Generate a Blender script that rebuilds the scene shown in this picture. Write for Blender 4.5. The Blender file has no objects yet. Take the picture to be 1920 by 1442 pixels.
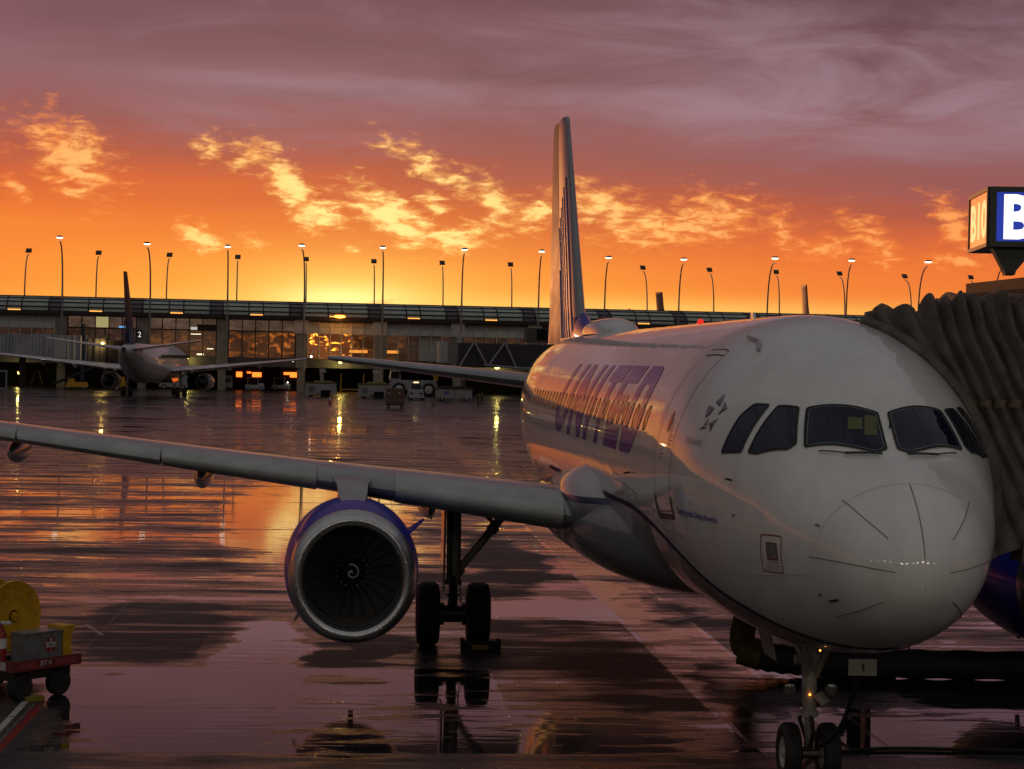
import bpy, bmesh, math, random
from mathutils import Vector, Matrix
from math import sin, cos, pi, radians as rad
random.seed(11)
sc = bpy.context.scene
COL = sc.collection
# ------------------------------------------------------------- camera
CAM = (-6.15909, -21.31415, 5.26088); YA, PT, RO, F = .0862316, .0107597, .0200081, 3960.43
def axes():
    c, s = cos(YA), sin(YA); r0 = (c, -s, 0); f0 = (s, c, 0)
    c, s = cos(PT), sin(PT); fw = (f0[0]*c, f0[1]*c, -s); up = (f0[0]*s, f0[1]*s, c)
    c, s = cos(RO), sin(RO)
    R = tuple(r0[i]*c+up[i]*s for i in range(3)); U = tuple(up[i]*c-r0[i]*s for i in range(3))
    return R, U, fw
AR, AU, AF = axes()
def ray(u, v):
    a, b = (u-960)/F, -(v-721)/F
    return tuple(AR[i]*a+AU[i]*b+AF[i] for i in range(3))
def at(u, v, D):
    d = ray(u, v); return Vector([CAM[i]+d[i]*D for i in range(3)])
def gnd(u, v, z=0.):
    d = ray(u, v); k = (z-CAM[2])/d[2]; return Vector([CAM[i]+d[i]*k for i in range(3)])
def azel(u, v):
    d = ray(u, v); return math.degrees(math.atan2(d[0], d[1])), math.degrees(math.atan2(d[2], math.hypot(d[0], d[1])))
cam = bpy.data.cameras.new("camera"); co = bpy.data.objects.new("camera", cam); COL.objects.link(co)
M4 = Matrix((( AR[0], AU[0], -AF[0], CAM[0]), (AR[1], AU[1], -AF[1], CAM[1]), (AR[2], AU[2], -AF[2], CAM[2]), (0, 0, 0, 1)))
co.matrix_world = M4
cam.sensor_width = 36; cam.lens = F/1920*36; cam.clip_start = .5; cam.clip_end = 20000
sc.camera = co
sc.view_settings.view_transform = 'Standard'; sc.view_settings.look = 'None'
sc.view_settings.exposure = 0; sc.view_settings.gamma = 1; sc.view_settings.use_curve_mapping = False
sc.cycles.max_bounces = 8; sc.cycles.sample_clamp_indirect = 6
def lin(r, g, b):
    f = lambda c: (c/255/12.92) if c/255 <= .04045 else ((c/255+.055)/1.055)**2.4
    return (f(r), f(g), f(b), 1)
# ------------------------------------------------------------- node helper
class NT:
    def __init__(s, nt): s.nt = nt; s.n = nt.nodes; s.l = nt.links
    def _in(s, sock, v):
        if v is None: return
        if hasattr(v, 'is_linked') or isinstance(v, bpy.types.NodeSocket): s.l.new(v, sock)
        else: sock.default_value = v
    def m(s, op, a, b=None, c=None, clamp=False):
        n = s.n.new('ShaderNodeMath'); n.operation = op; n.use_clamp = clamp
        for i, v in enumerate((a, b, c)): s._in(n.inputs[i], v)
        return n.outputs[0]
    def vm(s, op, a, b=None):
        n = s.n.new('ShaderNodeVectorMath'); n.operation = op
        s._in(n.inputs[0], a); s._in(n.inputs[1], b)
        return n.outputs['Value'] if op in ('LENGTH', 'DOT_PRODUCT') else n.outputs[0]
    def sep(s, v):
        n = s.n.new('ShaderNodeSeparateXYZ'); s._in(n.inputs[0], v); return n.outputs
    def comb(s, x, y, z=0.):
        n = s.n.new('ShaderNodeCombineXYZ')
        for i, v in enumerate((x, y, z)): s._in(n.inputs[i], v)
        return n.outputs[0]
    def noise(s, v, scale, detail=4., rough=.55, dist=0., col=False):
        n = s.n.new('ShaderNodeTexNoise'); s._in(n.inputs['Vector'], v)
        n.inputs['Scale'].default_value = scale; n.inputs['Detail'].default_value = detail
        n.inputs['Roughness'].default_value = rough; n.inputs['Distortion'].default_value = dist
        return n.outputs[1 if col else 0]
    def ss(s, v, a, b, o0=0., o1=1.):
        n = s.n.new('ShaderNodeMapRange'); n.interpolation_type = 'SMOOTHSTEP'
        s._in(n.inputs['Value'], v)
        n.inputs[1].default_value = a; n.inputs[2].default_value = b; n.inputs[3].default_value = o0; n.inputs[4].default_value = o1
        return n.outputs[0]
    def mix(s, f, a, b, mode='MIX'):
        n = s.n.new('ShaderNodeMix'); n.data_type = 'RGBA'; n.blend_type = mode; n.clamp_factor = True
        s._in(n.inputs[0], f); s._in(n.inputs[6], a); s._in(n.inputs[7], b)
        return n.outputs[2]
    def ramp(s, f, st):
        n = s.n.new('ShaderNodeValToRGB'); cr = n.color_ramp
        while len(cr.elements) < len(st): cr.elements.new(.5)
        for e, (p, c) in zip(cr.elements, st): e.position = p; e.color = c
        s._in(n.inputs[0], f); return n.outputs[0]
    def mapping(s, v, loc=(0, 0, 0), rot=(0, 0, 0), scale=(1, 1, 1), typ='POINT'):
        n = s.n.new('ShaderNodeMapping'); n.vector_type = typ; s._in(n.inputs[0], v)
        n.inputs[1].default_value = loc; n.inputs[2].default_value = rot; n.inputs[3].default_value = scale
        return n.outputs[0]
# ------------------------------------------------------------- sky
SUN_AZ, SUN_EL = azel(655, 566)
wd = bpy.data.worlds.new("World"); sc.world = wd; wd.use_nodes = True
w = NT(wd.node_tree); w.n.clear()
tc = w.n.new('ShaderNodeTexCoord'); dirv = w.vm('NORMALIZE', tc.outputs['Generated'])
X, Y, Z = w.sep(dirv)[:3]
az = w.m('MULTIPLY', w.m('ARCTAN2', X, Y), 57.29578)
el = w.m('MULTIPLY', w.m('ARCSINE', Z), 57.29578)
bands = w.noise(w.comb(w.m('MULTIPLY', az, .045), w.m('MULTIPLY', el, .33), 3.1), 1., 5., .55, .6)
bands2 = w.noise(w.comb(w.m('MULTIPLY', az, .16), w.m('MULTIPLY', el, .75), 9.), 1., 6., .6, .8)
skew = w.m('MULTIPLY', az, -.055)                     # the warm band lifts towards the left of the sun
skew = w.m('MAXIMUM', w.m('MINIMUM', skew, .9), -1.)
wob = w.m('MULTIPLY', w.m('SUBTRACT', bands, .5), 3.2)
fade = w.ss(el, .3, 4.)
el2 = w.m('SUBTRACT', el, w.m('MULTIPLY', w.m('ADD', skew, wob), fade))
f = w.m('DIVIDE', w.m('MAXIMUM', el2, 0.), 40., clamp=True)
st = [(0, (252, 172, 68)), (1.0, (251, 158, 58)), (2., (243, 134, 50)), (3.0, (228, 110, 50)), (4.0, (208, 94, 56)), (5.0, (174, 84, 68)),
      (6.2, (146, 84, 86)), (7.4, (138, 95, 104)), (8.6, (120, 80, 90)), (10.5, (98, 66, 76)), (13, (86, 58, 68)), (18, (88, 68, 78)), (26, (100, 92, 98)), (40, (112, 112, 114))]
warm = w.ramp(f, [(p/40, lin(*c)) for p, c in st])
cool = w.ramp(w.m('DIVIDE', w.m('MAXIMUM', el, 0.), 90., clamp=True),
              [(0, lin(48, 44, 48)), (.10, lin(62, 60, 64)), (.22, lin(92, 92, 94)), (.45, lin(124, 125, 124)), (1, lin(132, 134, 136))])
daz = w.m('ABSOLUTE', w.m('SUBTRACT', az, SUN_AZ))
away = w.ss(daz, 24., 62.)
base = w.mix(away, warm, cool)
# lighter streaks in the upper cloud deck
stk = w.m('MULTIPLY', w.ss(bands2, .5, .72), w.ss(el, 4.2, 6.5))
stk = w.m('MULTIPLY', stk, w.ss(az, -14., 14., .10, .34))
base = w.mix(stk, base, lin(160, 132, 144))
def gauss(sx, sy, ex, ey):
    a = w.m('DIVIDE', w.m('SUBTRACT', az, ex), sx); b = w.m('DIVIDE', w.m('SUBTRACT', el, ey), sy)
    r2 = w.m('ADD', w.m('MULTIPLY', a, a), w.m('MULTIPLY', b, b))
    return w.m('EXPONENT', w.m('MULTIPLY', r2, -1.))
drk = w.m('MULTIPLY', w.ss(w.noise(w.comb(w.m('MULTIPLY', az, .06), w.m('MULTIPLY', el, .5), 20.), 1., 5., .55, .4), .5, .7), w.ss(el, 5., 7.5))
base = w.mix(w.m('MULTIPLY', drk, .5), base, lin(86, 58, 66))
for (u_, v_, sx_, sy_, k_) in ((1780, 110, 6., 1.5, .55), (1150, 90, 7., .8, .3), (1720, 215, 5.5, .75, .75), (1200, 205, 5., .6, .5), (420, 225, 5., .55, .42), (560, 158, 4., .35, .35), (1650, 150, 4., .45, .4)):
    A_, E_ = azel(u_, v_)
    base = w.mix(w.m('MULTIPLY', gauss(sx_, sy_, A_, E_), w.m('MULTIPLY', w.ss(bands2, .3, .62), k_)), base, lin(158, 128, 142))
base = w.mix(w.m('MULTIPLY', w.ss(daz, 3., 14., 0., .5), w.ss(el, 2.2, 4.2, 1., 0.)), base, lin(238, 122, 60))
# glow around the sun
base = w.mix(w.m('MULTIPLY', gauss(7.5, 1.9, SUN_AZ+.5, SUN_EL-.2), .55), base, lin(255, 190, 84))
base = w.mix(w.m('MULTIPLY', gauss(2.6, 1.0, SUN_AZ-.1, SUN_EL-.1), .85), base, lin(255, 226, 118))
base = w.mix(gauss(1.5, .40, SUN_AZ-.1, SUN_EL-.1), base, (1.6, 1.25, .48, 1))
low = w.m('MULTIPLY', gauss(11., .33, SUN_AZ+7, azel(1400, 590)[1]+.05), .6)
base = w.mix(low, base, lin(255, 214, 112))
# broken low clouds lit from below
blobs = [(130, 290, 100, 52, 38, 1.), (20, 345, 34, 18, 30, .8), (395, 280, 30, 24, 60, .8), (462, 285, 32, 30, 60, .8), (540, 345, 85, 30, 52, 1.05), (592, 400, 55, 32, 20, 1.05),
         (370, 444, 44, 19, 20, 1.05), (475, 455, 24, 12, 20, .8), (735, 405, 105, 34, 26, 1.05), (845, 450, 64, 22, 6, 1.05), (815, 318, 95, 22, 32, .85), (930, 378, 62, 28, 45, .9),
         (895, 432, 40, 14, 10, .95), (810, 382, 30, 18, 10, .8), (1010, 400, 60, 30, -20, .85), (1130, 385, 75, 34, 10, .95), (1255, 428, 140, 34, -3, .95), (1345, 400, 70, 40, 10, .9),
         (1465, 430, 60, 28, 30, .75), (1550, 465, 60, 24, 0, .8), (1630, 450, 66, 32, 40, .8), (1790, 420, 66, 30, 50, .95), (1800, 490, 70, 16, 0, .8), (655, 465, 18, 10, 0, .75), (722, 565, 22, 9, 0, .8), (1095, 352, 26, 20, 0, .75), (730, 272, 34, 12, 10, .6)]
p2 = w.comb(az, el, 0.)
wn = w.noise(w.mapping(p2, scale=(.9, 1.1, 1)), 1.3, 6., .68, 0., col=True)
wn = w.vm('MULTIPLY', w.vm('SUBTRACT', wn, (.5, .5, .5)), (1.05, .8, 0.))
wn2 = w.noise(p2, 5., 5., .7, 0., col=True)
wn2 = w.vm('MULTIPLY', w.vm('SUBTRACT', wn2, (.5, .5, .5)), (.30, .24, 0.))
p3 = w.vm('ADD', w.vm('ADD', p2, wn), wn2)
tot = None
for (u, v, a, b, r, s_) in blobs:
    A, E = azel(u, v)
    q = w.mapping(p3, (A, E, 0), (0, 0, -rad(r)), (a*1.25/69.1, b*1.35/69.1, 1), 'TEXTURE')
    d = w.m('MULTIPLY', w.m('SUBTRACT', 1., w.vm('LENGTH', q)), s_)
    tot = d if tot is None else w.m('MAXIMUM', tot, d)
nz = w.noise(w.mapping(p2, rot=(0, 0, rad(35)), scale=(.85, 2.5, 1)), 1.8, 7., .6, .35)
dens = w.ss(w.m('ADD', tot, w.m('MULTIPLY', w.m('SUBTRACT', nz, .52), 2.8)), -.15, .95)
near = gauss(6.5, 2.6, azel(700, 420)[0], azel(700, 420)[1])
ccol = w.mix(near, lin(250, 130, 56), (1.1, .62, .16, 1))
core = w.ss(w.m('ADD', dens, w.m('MULTIPLY', w.m('SUBTRACT', w.noise(p2, 1.7, 4., .55, .6), .5), 1.3)), .32, 1.0)
ccol = w.mix(w.m('MULTIPLY', core, w.m('ADD', .22, w.m('MULTIPLY', near, .75))), ccol, (1.25, .92, .32, 1))
base = w.mix(w.m('MULTIPLY', dens, .9), base, ccol)
# haze colour under the horizon
base = w.mix(w.ss(el, -.6, -.05, 1., 0.), base, lin(60, 42, 46))
sky = w.n.new('ShaderNodeTexSky'); sky.sky_type = 'NISHITA'; sky.sun_disc = False
sky.sun_elevation = rad(max(SUN_EL, 1.)); sky.sun_rotation = rad(SUN_AZ)
bg1 = w.n.new('ShaderNodeBackground'); w.l.new(base, bg1.inputs[0]); bg1.inputs[1].default_value = 1.
bg2 = w.n.new('ShaderNodeBackground'); w.l.new(sky.outputs[0], bg2.inputs[0]); bg2.inputs[1].default_value = .004
ad = w.n.new('ShaderNodeAddShader'); w.l.new(bg1.outputs[0], ad.inputs[0]); w.l.new(bg2.outputs[0], ad.inputs[1])
wo = w.n.new('ShaderNodeOutputWorld'); w.l.new(ad.outputs[0], wo.inputs[0])
wd.cycles.sampling_method = 'MANUAL'; wd.cycles.sample_map_resolution = 2048
# ------------------------------------------------------------- sun
sl = bpy.data.lights.new("sun", 'SUN'); sl.energy = .45; sl.angle = rad(.6); sl.color = (1., .36, .12)
so = bpy.data.objects.new("sun", sl); COL.objects.link(so)
sd = Vector((sin(rad(SUN_AZ-14)), cos(rad(SUN_AZ-14)), math.tan(rad(max(SUN_EL, 1.4)))))
so.rotation_euler = (-sd).to_track_quat('-Z', 'Y').to_euler()
# ------------------------------------------------------------- materials
def mat(name, col, rough=.5, metal=0., coat=0., emis=None, es=0., ior=None, spec=None):
    m = bpy.data.materials.new(name); m.use_nodes = True
    b = m.node_tree.nodes['Principled BSDF']
    b.inputs['Base Color'].default_value = (*col[:3], 1); b.inputs['Roughness'].default_value = rough
    b.inputs['Metallic'].default_value = metal; b.inputs['Coat Weight'].default_value = coat; b.inputs['Coat Roughness'].default_value = .04
    if emis: b.inputs['Emission Color'].default_value = (*emis[:3], 1); b.inputs['Emission Strength'].default_value = es
    if ior: b.inputs['IOR'].default_value = ior
    if spec is not None: b.inputs['Specular IOR Level'].default_value = spec
    return m
def grime(m, scale, amt, rvar=.1, stretch=(1, 1, 1), bump=0., bscale=30.):
    """dirt and wear: noise on colour and roughness"""
    t = NT(m.node_tree); b = m.node_tree.nodes['Principled BSDF']
    tc = t.n.new('ShaderNodeTexCoord'); v = t.mapping(tc.outputs['Object'], scale=stretch)
    n = t.noise(v, scale, 6., .62)
    c = list(b.inputs['Base Color'].default_value); k = t.ss(n, .35, .7)
    d = [x*(1-amt) for x in c[:3]]+[1]
    t.l.new(t.mix(k, c, d), b.inputs['Base Color'])
    r = b.inputs['Roughness'].default_value
    t.l.new(t.m('ADD', r, t.m('MULTIPLY', t.m('SUBTRACT', n, .5), rvar*2), clamp=True), b.inputs['Roughness'])
    if bump:
        bn = t.n.new('ShaderNodeBump'); bn.inputs['Strength'].default_value = bump; bn.inputs['Distance'].default_value = .02
        t.l.new(t.noise(v, bscale, 4., .6), bn.inputs['Height']); t.l.new(bn.outputs[0], b.inputs['Normal'])
    return m
white = grime(mat('white_paint', (.68, .675, .66), .42, coat=.8, spec=.12), 1.3, .13, .06, (1.6, .9, .35))
def skin_bump(m):
    t = NT(m.node_tree); b = m.node_tree.nodes['Principled BSDF']
    tc = t.n.new('ShaderNodeTexCoord')
    n = t.noise(t.mapping(tc.outputs['Object'], scale=(1, .8, 1)), 1.6, 2., .5)
    bn = t.n.new('ShaderNodeBump'); bn.inputs['Strength'].default_value = .35; bn.inputs['Distance'].default_value = .012
    t.l.new(n, bn.inputs['Height']); t.l.new(bn.outputs[0], b.inputs['Normal']); t.l.new(bn.outputs[0], b.inputs['Coat Normal'])
skin_bump(white)
pbsdf_w = white.node_tree.nodes['Principled BSDF']; pbsdf_w.inputs['Coat Roughness'].default_value = .03; pbsdf_w.inputs['Coat IOR'].default_value = 1.6
grey_belly = grime(mat('grey_belly_paint', (.27, .27, .28), .4, coat=.7, spec=.15), 1.3, .25, .1, (1, .3, 1)); skin_bump(grey_belly)
wing_grey = grime(mat('wing_grey_paint', (.29, .30, .31), .32, coat=.4), 1.5, .2, .1)
slat_m = grime(mat('slat_metal', (.42, .43, .41), .30, metal=.35), 2., .2, .08)
silver = grime(mat('bare_metal', (.55, .55, .56), .27, metal=.9), 3., .15, .06)
blue = mat('blue_paint', (.016, .022, .36), .4, coat=.22, spec=.2)
dblue = mat('navy_paint', (.006, .008, .05), .5, spec=.2)
logo_b = mat('lettering_blue', (.018, .018, .30), .4, coat=.5, spec=.1)
gridpale = mat('pale_blue_line', (.22, .22, .40), .5, spec=.1)
line_g = mat('panel_gap', (.03, .03, .03), .7)
line_l = mat('pale_seam', (.45, .45, .44), .5)
glass_d = mat('cockpit_glass', (.002, .007, .022), .04, spec=.35)
glass_w = mat('cabin_window_glass', (.02, .02, .022), .1)
black = mat('black_rubber', (.012, .012, .012), .75)
tyre_m = grime(mat('tyre_rubber', (.014, .014, .014), .7), 9., .3)
dark = grime(mat('dark_metal', (.05, .048, .045), .45, metal=.5), 6., .3)
gearm = grime(mat('gear_paint', (.30, .29, .26), .45, coat=.2), 5., .45)
fan_m = mat('fan_titanium', (.15, .145, .145), .36, metal=.4)
inner_m = mat('inlet_lining', (.12, .12, .12), .5)
pitch = mat('black_void', (.004, .004, .004), .9)
dgrey_em = mat('emblem_dark_grey', (.035, .035, .04), .4, coat=.4)
mgrey_em = mat('emblem_grey', (.16, .16, .165), .4, coat=.4)
red_m = mat('red_paint', (.25, .012, .012), .45)
yellow_m = grime(mat('yellow_paint', (.62, .33, .012), .45), 6., .25)
white_m = grime(mat('white_vehicle_paint', (.36, .36, .36), .4, coat=.3), 4., .3)
grey_m = grime(mat('grey_sheet_metal', (.20, .21, .21), .45, metal=.2), 4., .3)
conc = grime(mat('concrete_panel', (.16, .15, .145), .8), 1.2, .3)
lamp_on = mat('lit_lamp', (.8, .8, .7), .5, emis=(1., .92, .75), es=5.)
lamp_warm = mat('warm_lit_lamp', (.8, .6, .2), .5, emis=(1., .55, .08), es=22.)
lamp_yel = mat('yellow_lit_lamp', (.8, .8, .2), .5, emis=(1., .82, .16), es=8.)
lamp_orange = mat('orange_lit_lamp', (.8, .3, .1), .5, emis=(1., .30, .03), es=7.)
galv = grime(mat('galvanised_steel', (.28, .28, .28), .5, metal=.4), 4., .2)
# ------------------------------------------------------------- mesh helpers
def obj(name, vf, m, parent=None, smooth=True, sharp=40, loc=None):
    v, f = vf[0], vf[1]
    me = bpy.data.meshes.new(name); me.from_pydata([tuple(p) for p in v], [], f); me.update()
    for mm in (m if isinstance(m, (list, tuple)) else [m]): me.materials.append(mm)
    if len(vf) > 2:
        for i, p in enumerate(me.polygons): p.material_index = vf[2][i]
    bm = bmesh.new(); bm.from_mesh(me); bmesh.ops.recalc_face_normals(bm, faces=bm.faces)
    bm.to_mesh(me); bm.free()
    if smooth:
        for p in me.polygons: p.use_smooth = True
        try: me.set_sharp_from_angle(angle=rad(sharp))
        except Exception: pass
    o = bpy.data.objects.new(name, me); COL.objects.link(o)
    if parent: o.parent = parent
    if loc: o.location = loc
    return o
def thing(name, label, cat, loc=(0, 0, 0), rz=0., group=None):
    o = bpy.data.objects.new(name, None); COL.objects.link(o); o.empty_display_size = .3
    o.location = loc; o.rotation_euler = (0, 0, rz)
    o['label'] = label; o['category'] = cat
    if group: o['group'] = group
    return o
def tag(o, label=None, cat=None, group=None, kind=None):
    if label: o['label'] = label
    if cat: o['category'] = cat
    if group: o['group'] = group
    if kind: o['kind'] = kind
    return o
def copy_tree(o, parent=None):
    c = o.copy(); COL.objects.link(c); c.parent = parent
    for ch in list(o.children): copy_tree(ch, c)
    return c
class MB:
    def __init__(s): s.v = []; s.f = []; s.mi = []
    def add(s, v, f, mi=0):
        n = len(s.v); s.v += [tuple(p) for p in v]; s.f += [tuple(i+n for i in q) for q in f]; s.mi += [mi]*len(f); return s
    def box(s, x0, x1, y0, y1, z0, z1, mi=0, top=None, rz=0., c=None):
        k = top or (0, 0, 0, 0)    # inset of the top: x0,x1,y0,y1
        v = [(x0, y0, z0), (x1, y0, z0), (x1, y1, z0), (x0, y1, z0), (x0+k[0], y0+k[2], z1), (x1-k[1], y0+k[2], z1), (x1-k[1], y1-k[3], z1), (x0+k[0], y1-k[3], z1)]
        if rz:
            cx, cy = c or ((x0+x1)/2, (y0+y1)/2); C_, S_ = cos(rz), sin(rz)
            v = [(cx+(a-cx)*C_-(b-cy)*S_, cy+(a-cx)*S_+(b-cy)*C_, z) for a, b, z in v]
        return s.add(v, [(0, 3, 2, 1), (4, 5, 6, 7), (0, 1, 5, 4), (1, 2, 6, 5), (2, 3, 7, 6), (3, 0, 4, 7)], mi)
    def rings(s, R, cap=True, closed=True, mi=0):
        n = len(R[0]); v = [p for r in R for p in r]; f = []
        for i in range(len(R)-1):
            for j in range(n if closed else n-1):
                k = (j+1) % n; f.append((i*n+j, i*n+k, (i+1)*n+k, (i+1)*n+j))
        if cap: f.append(tuple(range(n-1, -1, -1))); f.append(tuple((len(R)-1)*n+j for j in range(n)))
        return s.add(v, f, mi)
    def tube(s, P, r, n=8, mi=0, cap=True):
        P = [Vector(p) for p in P]; R = []; rr = r if isinstance(r, (list, tuple)) else [r]*len(P)
        up = None
        for i, p in enumerate(P):
            d = (P[min(i+1, len(P)-1)]-P[max(i-1, 0)]).normalized()
            if up is None: up = Vector((0, 0, 1)) if abs(d.z) < .9 else Vector((1, 0, 0))
            a = d.cross(up).normalized(); b = a.cross(d).normalized(); up = b
            R.append([p+(a*cos(2*pi*j/n)+b*sin(2*pi*j/n))*rr[i] for j in range(n)])
        return s.rings(R, cap, True, mi)
    def lathe(s, prof, n=32, axis='y', c=(0, 0, 0), cap=False, mi=0, sx=1., sz=1.):
        R = []
        for (a, r) in prof:
            ring = []
            for j in range(n):
                t = 2*pi*j/n; x, z = r*cos(t)*sx, r*sin(t)*sz
                ring.append((c[0]+x, c[1]+a, c[2]+z) if axis == 'y' else ((c[0]+a, c[1]+x, c[2]+z) if axis == 'x' else (c[0]+x, c[1]+z, c[2]+a)))
            R.append(ring)
        return s.rings(R, cap, True, mi)
    def vf(s): return s.v, s.f, s.mi
    def build(s, name, m, parent=None, smooth=True, **k): return obj(name, s.vf(), m, parent, smooth, **k)
# ------------------------------------------------------------- fuselage shape
C=3.88
TOP=[(0,-.74),(.02,-.58),(.07,-.44),(.15,-.30),(.3,-.12),(.5,.05),(.67,.17),(1,.33),(1.36,.49),(1.6,.69),(1.82,.88),(2.2,1.14),(2.7,1.40),(3.21,1.62),(4.03,1.88),(4.6,1.99),(5.2,2.05),(6.2,2.07),(24,2.07),(28,2.05),(31,1.95),(34,1.72),(36.5,1.42),(37.57,1.2)]
BOT=[(0,-.74),(.02,-.88),(.07,-1.0),(.15,-1.10),(.3,-1.23),(.5,-1.36),(.75,-1.47),(1,-1.56),(1.5,-1.70),(2.2,-1.85),(3,-1.96),(4,-2.04),(5,-2.07),(22,-2.07),(24,-1.95),(27,-1.42),(30,-.75),(33,-.05),(36,.55),(37.57,.8)]
WID=[(0,0.0),(.02,.14),(.07,.27),(.15,.42),(.3,.60),(.5,.77),(.75,.91),(1,1.02),(1.5,1.21),(2.2,1.43),(3,1.67),(4,1.875),(5,1.95),(6,1.975),(23,1.975),(26,1.87),(29,1.58),(32,1.17),(35,.68),(36.8,.34),(37.57,.16)]
MID=[(0,-.74),(.5,-.62),(1.5,-.42),(3,-.18),(5,0),(22,0),(30,.55),(37.57,1.0)]
def interp(T,x):
    if x<=T[0][0]: return T[0][1]
    if x>=T[-1][0]: return T[-1][1]
    n=len(T)
    for i in range(n-1):
        if T[i][0]<=x<=T[i+1][0]: break
    x0,y0=T[i];x1,y1=T[i+1];h=x1-x0;d=(y1-y0)/h
    def slope(k):
        if k<=0: return (T[1][1]-T[0][1])/(T[1][0]-T[0][0])
        if k>=n-1: return (T[-1][1]-T[-2][1])/(T[-1][0]-T[-2][0])
        a=(T[k][1]-T[k-1][1])/(T[k][0]-T[k-1][0]);b=(T[k+1][1]-T[k][1])/(T[k+1][0]-T[k][0])
        if a*b<=0: return 0
        ha=T[k][0]-T[k-1][0];hb=T[k+1][0]-T[k][0]
        return (ha+hb)*3/((2*hb+ha)/a+(hb+2*ha)/b)
    m0,m1=slope(i),slope(i+1);t=(x-x0)/h
    return y0*(2*t**3-3*t*t+1)+h*m0*(t**3-2*t*t+t)+y1*(3*t*t-2*t**3)+h*m1*(t**3-t*t)
def sec(y):
    return interp(WID,y),C+interp(MID,y),C+interp(TOP,y),C+interp(BOT,y)
def S(y,th,off=0.):  # th degrees: 0 = starboard side (-x), 90 = crown
    w,m,t,b=sec(y);a=math.radians(th)
    s=sin(a);h=(t-m) if s>0 else (m-b)
    return (-w*cos(a),y,m+h*s)

def hit(u, v):
    d = ray(u, v)
    def g(k):
        x, y, z = (CAM[i]+d[i]*k for i in range(3))
        if y <= .001 or y > 37.5: return 1
        w_, m_, t_, b_ = sec(y); h = (t_-m_) if z > m_ else (m_-b_)
        return (x/w_)**2+((z-m_)/h)**2-1
    k = 20
    while k < 70 and g(k) >= 0: k += .02
    a, b = k-.02, k
    for _ in range(25):
        c = (a+b)/2
        if g(c) < 0: b = c
        else: a = c
    x, y, z = (CAM[i]+d[i]*b for i in range(3))
    w_, m_, t_, bb = sec(y); h = (t_-m_) if z > m_ else (m_-bb)
    return y, math.degrees(math.atan2((z-m_)/h, -x/w_))
def SN(y, th, off=0.):
    p = Vector(S(y, th))
    if not off: return p
    e = .01; a = Vector(S(y+e, th))-Vector(S(max(y-e, .0005), th)); b = Vector(S(y, th+.3))-Vector(S(y, th-.3))
    n = a.cross(b)
    if n.length < 1e-9: n = Vector((0, -1, 0))
    n.normalize()
    c = Vector((0, y+.8, sec(y)[1]))
    if n.dot(p-c) < 0: n = -n
    return p+n*off
def decal(polys, off=.004, gy=.12, gt=4., mirror=False):
    """conforming patch from polygons in (y, theta)"""
    bm = bmesh.new()
    for P in polys:
        vs = [bm.verts.new((a, b/40., 0)) for a, b in P]; bm.faces.new(vs)
    xs = [v.co.x for v in bm.verts]; ys = [v.co.y for v in bm.verts]
    k = math.floor(min(xs)/gy)*gy
    while k < max(xs):
        bmesh.ops.bisect_plane(bm, geom=bm.verts[:]+bm.edges[:]+bm.faces[:], plane_co=(k, 0, 0), plane_no=(1, 0, 0)); k += gy
    k = math.floor(min(ys)*40/gt)*gt/40.
    while k < max(ys):
        bmesh.ops.bisect_plane(bm, geom=bm.verts[:]+bm.edges[:]+bm.faces[:], plane_co=(0, k, 0), plane_no=(0, 1, 0)); k += gt/40.
    bm.verts.index_update()
    v = [SN(q.co.x, (180-q.co.y*40) if mirror else q.co.y*40, off) for q in bm.verts]
    f = [tuple(q.index for q in p.verts) for p in bm.faces]; bm.free()
    return v, f
def path_pts(P, step=.05, closed=False):
    Q = list(P)+([P[0]] if closed else []); out = []
    for i in range(len(Q)-1):
        (a, b), (c, d) = Q[i], Q[i+1]; L = math.hypot(c-a, (d-b)*.034); n = max(1, int(L/step))
        out += [(a+(c-a)*k/n, b+(d-b)*k/n) for k in range(n)]
    if not closed: out.append(Q[-1])
    return out
def ribbon(P, wdt, off=.006, closed=False, mirror=False, mb=None, step=.05):
    pts = path_pts(P, step, closed); mb = mb or MB()
    C3 = [SN(y, (180-t) if mirror else t, off) for y, t in pts]
    n = len(C3); v = []
    for i in range(n):
        a = C3[(i-1) % n] if (closed or i) else C3[0]; b = C3[(i+1) % n] if (closed or i < n-1) else C3[-1]
        d = (b-a).normalized(); p0 = SN(pts[i][0], (180-pts[i][1]) if mirror else pts[i][1], 0)
        nn = (C3[i]-p0).normalized(); sd = d.cross(nn).normalized()*wdt/2
        v += [C3[i]-sd, C3[i]+sd]
    f = [(2*i, 2*i+1, 2*((i+1) % n)+1, 2*((i+1) % n)) for i in range(n if closed else n-1)]
    mb.add(v, f); return mb
def px(*pts): return [hit(u, v) for u, v in pts]
def rnd_poly(P, r=.12, n=3):
    """round the corners of a polygon"""
    out = []; m = len(P)
    for i in range(m):
        a, b, c = P[i-1], P[i], P[(i+1) % m]
        def tow(p, q):
            L = math.hypot(q[0]-p[0], (q[1]-p[1])*.034); k = min(.45, r/max(L, 1e-6)); return (p[0]+(q[0]-p[0])*k, p[1]+(q[1]-p[1])*k)
        s_, e_ = tow(b, a), tow(b, c)
        for j in range(n+1):
            t = j/n; out.append(tuple((1-t)**2*s_[k]+2*t*(1-t)*b[k]+t*t*e_[k] for k in (0, 1)))
    return out
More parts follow.
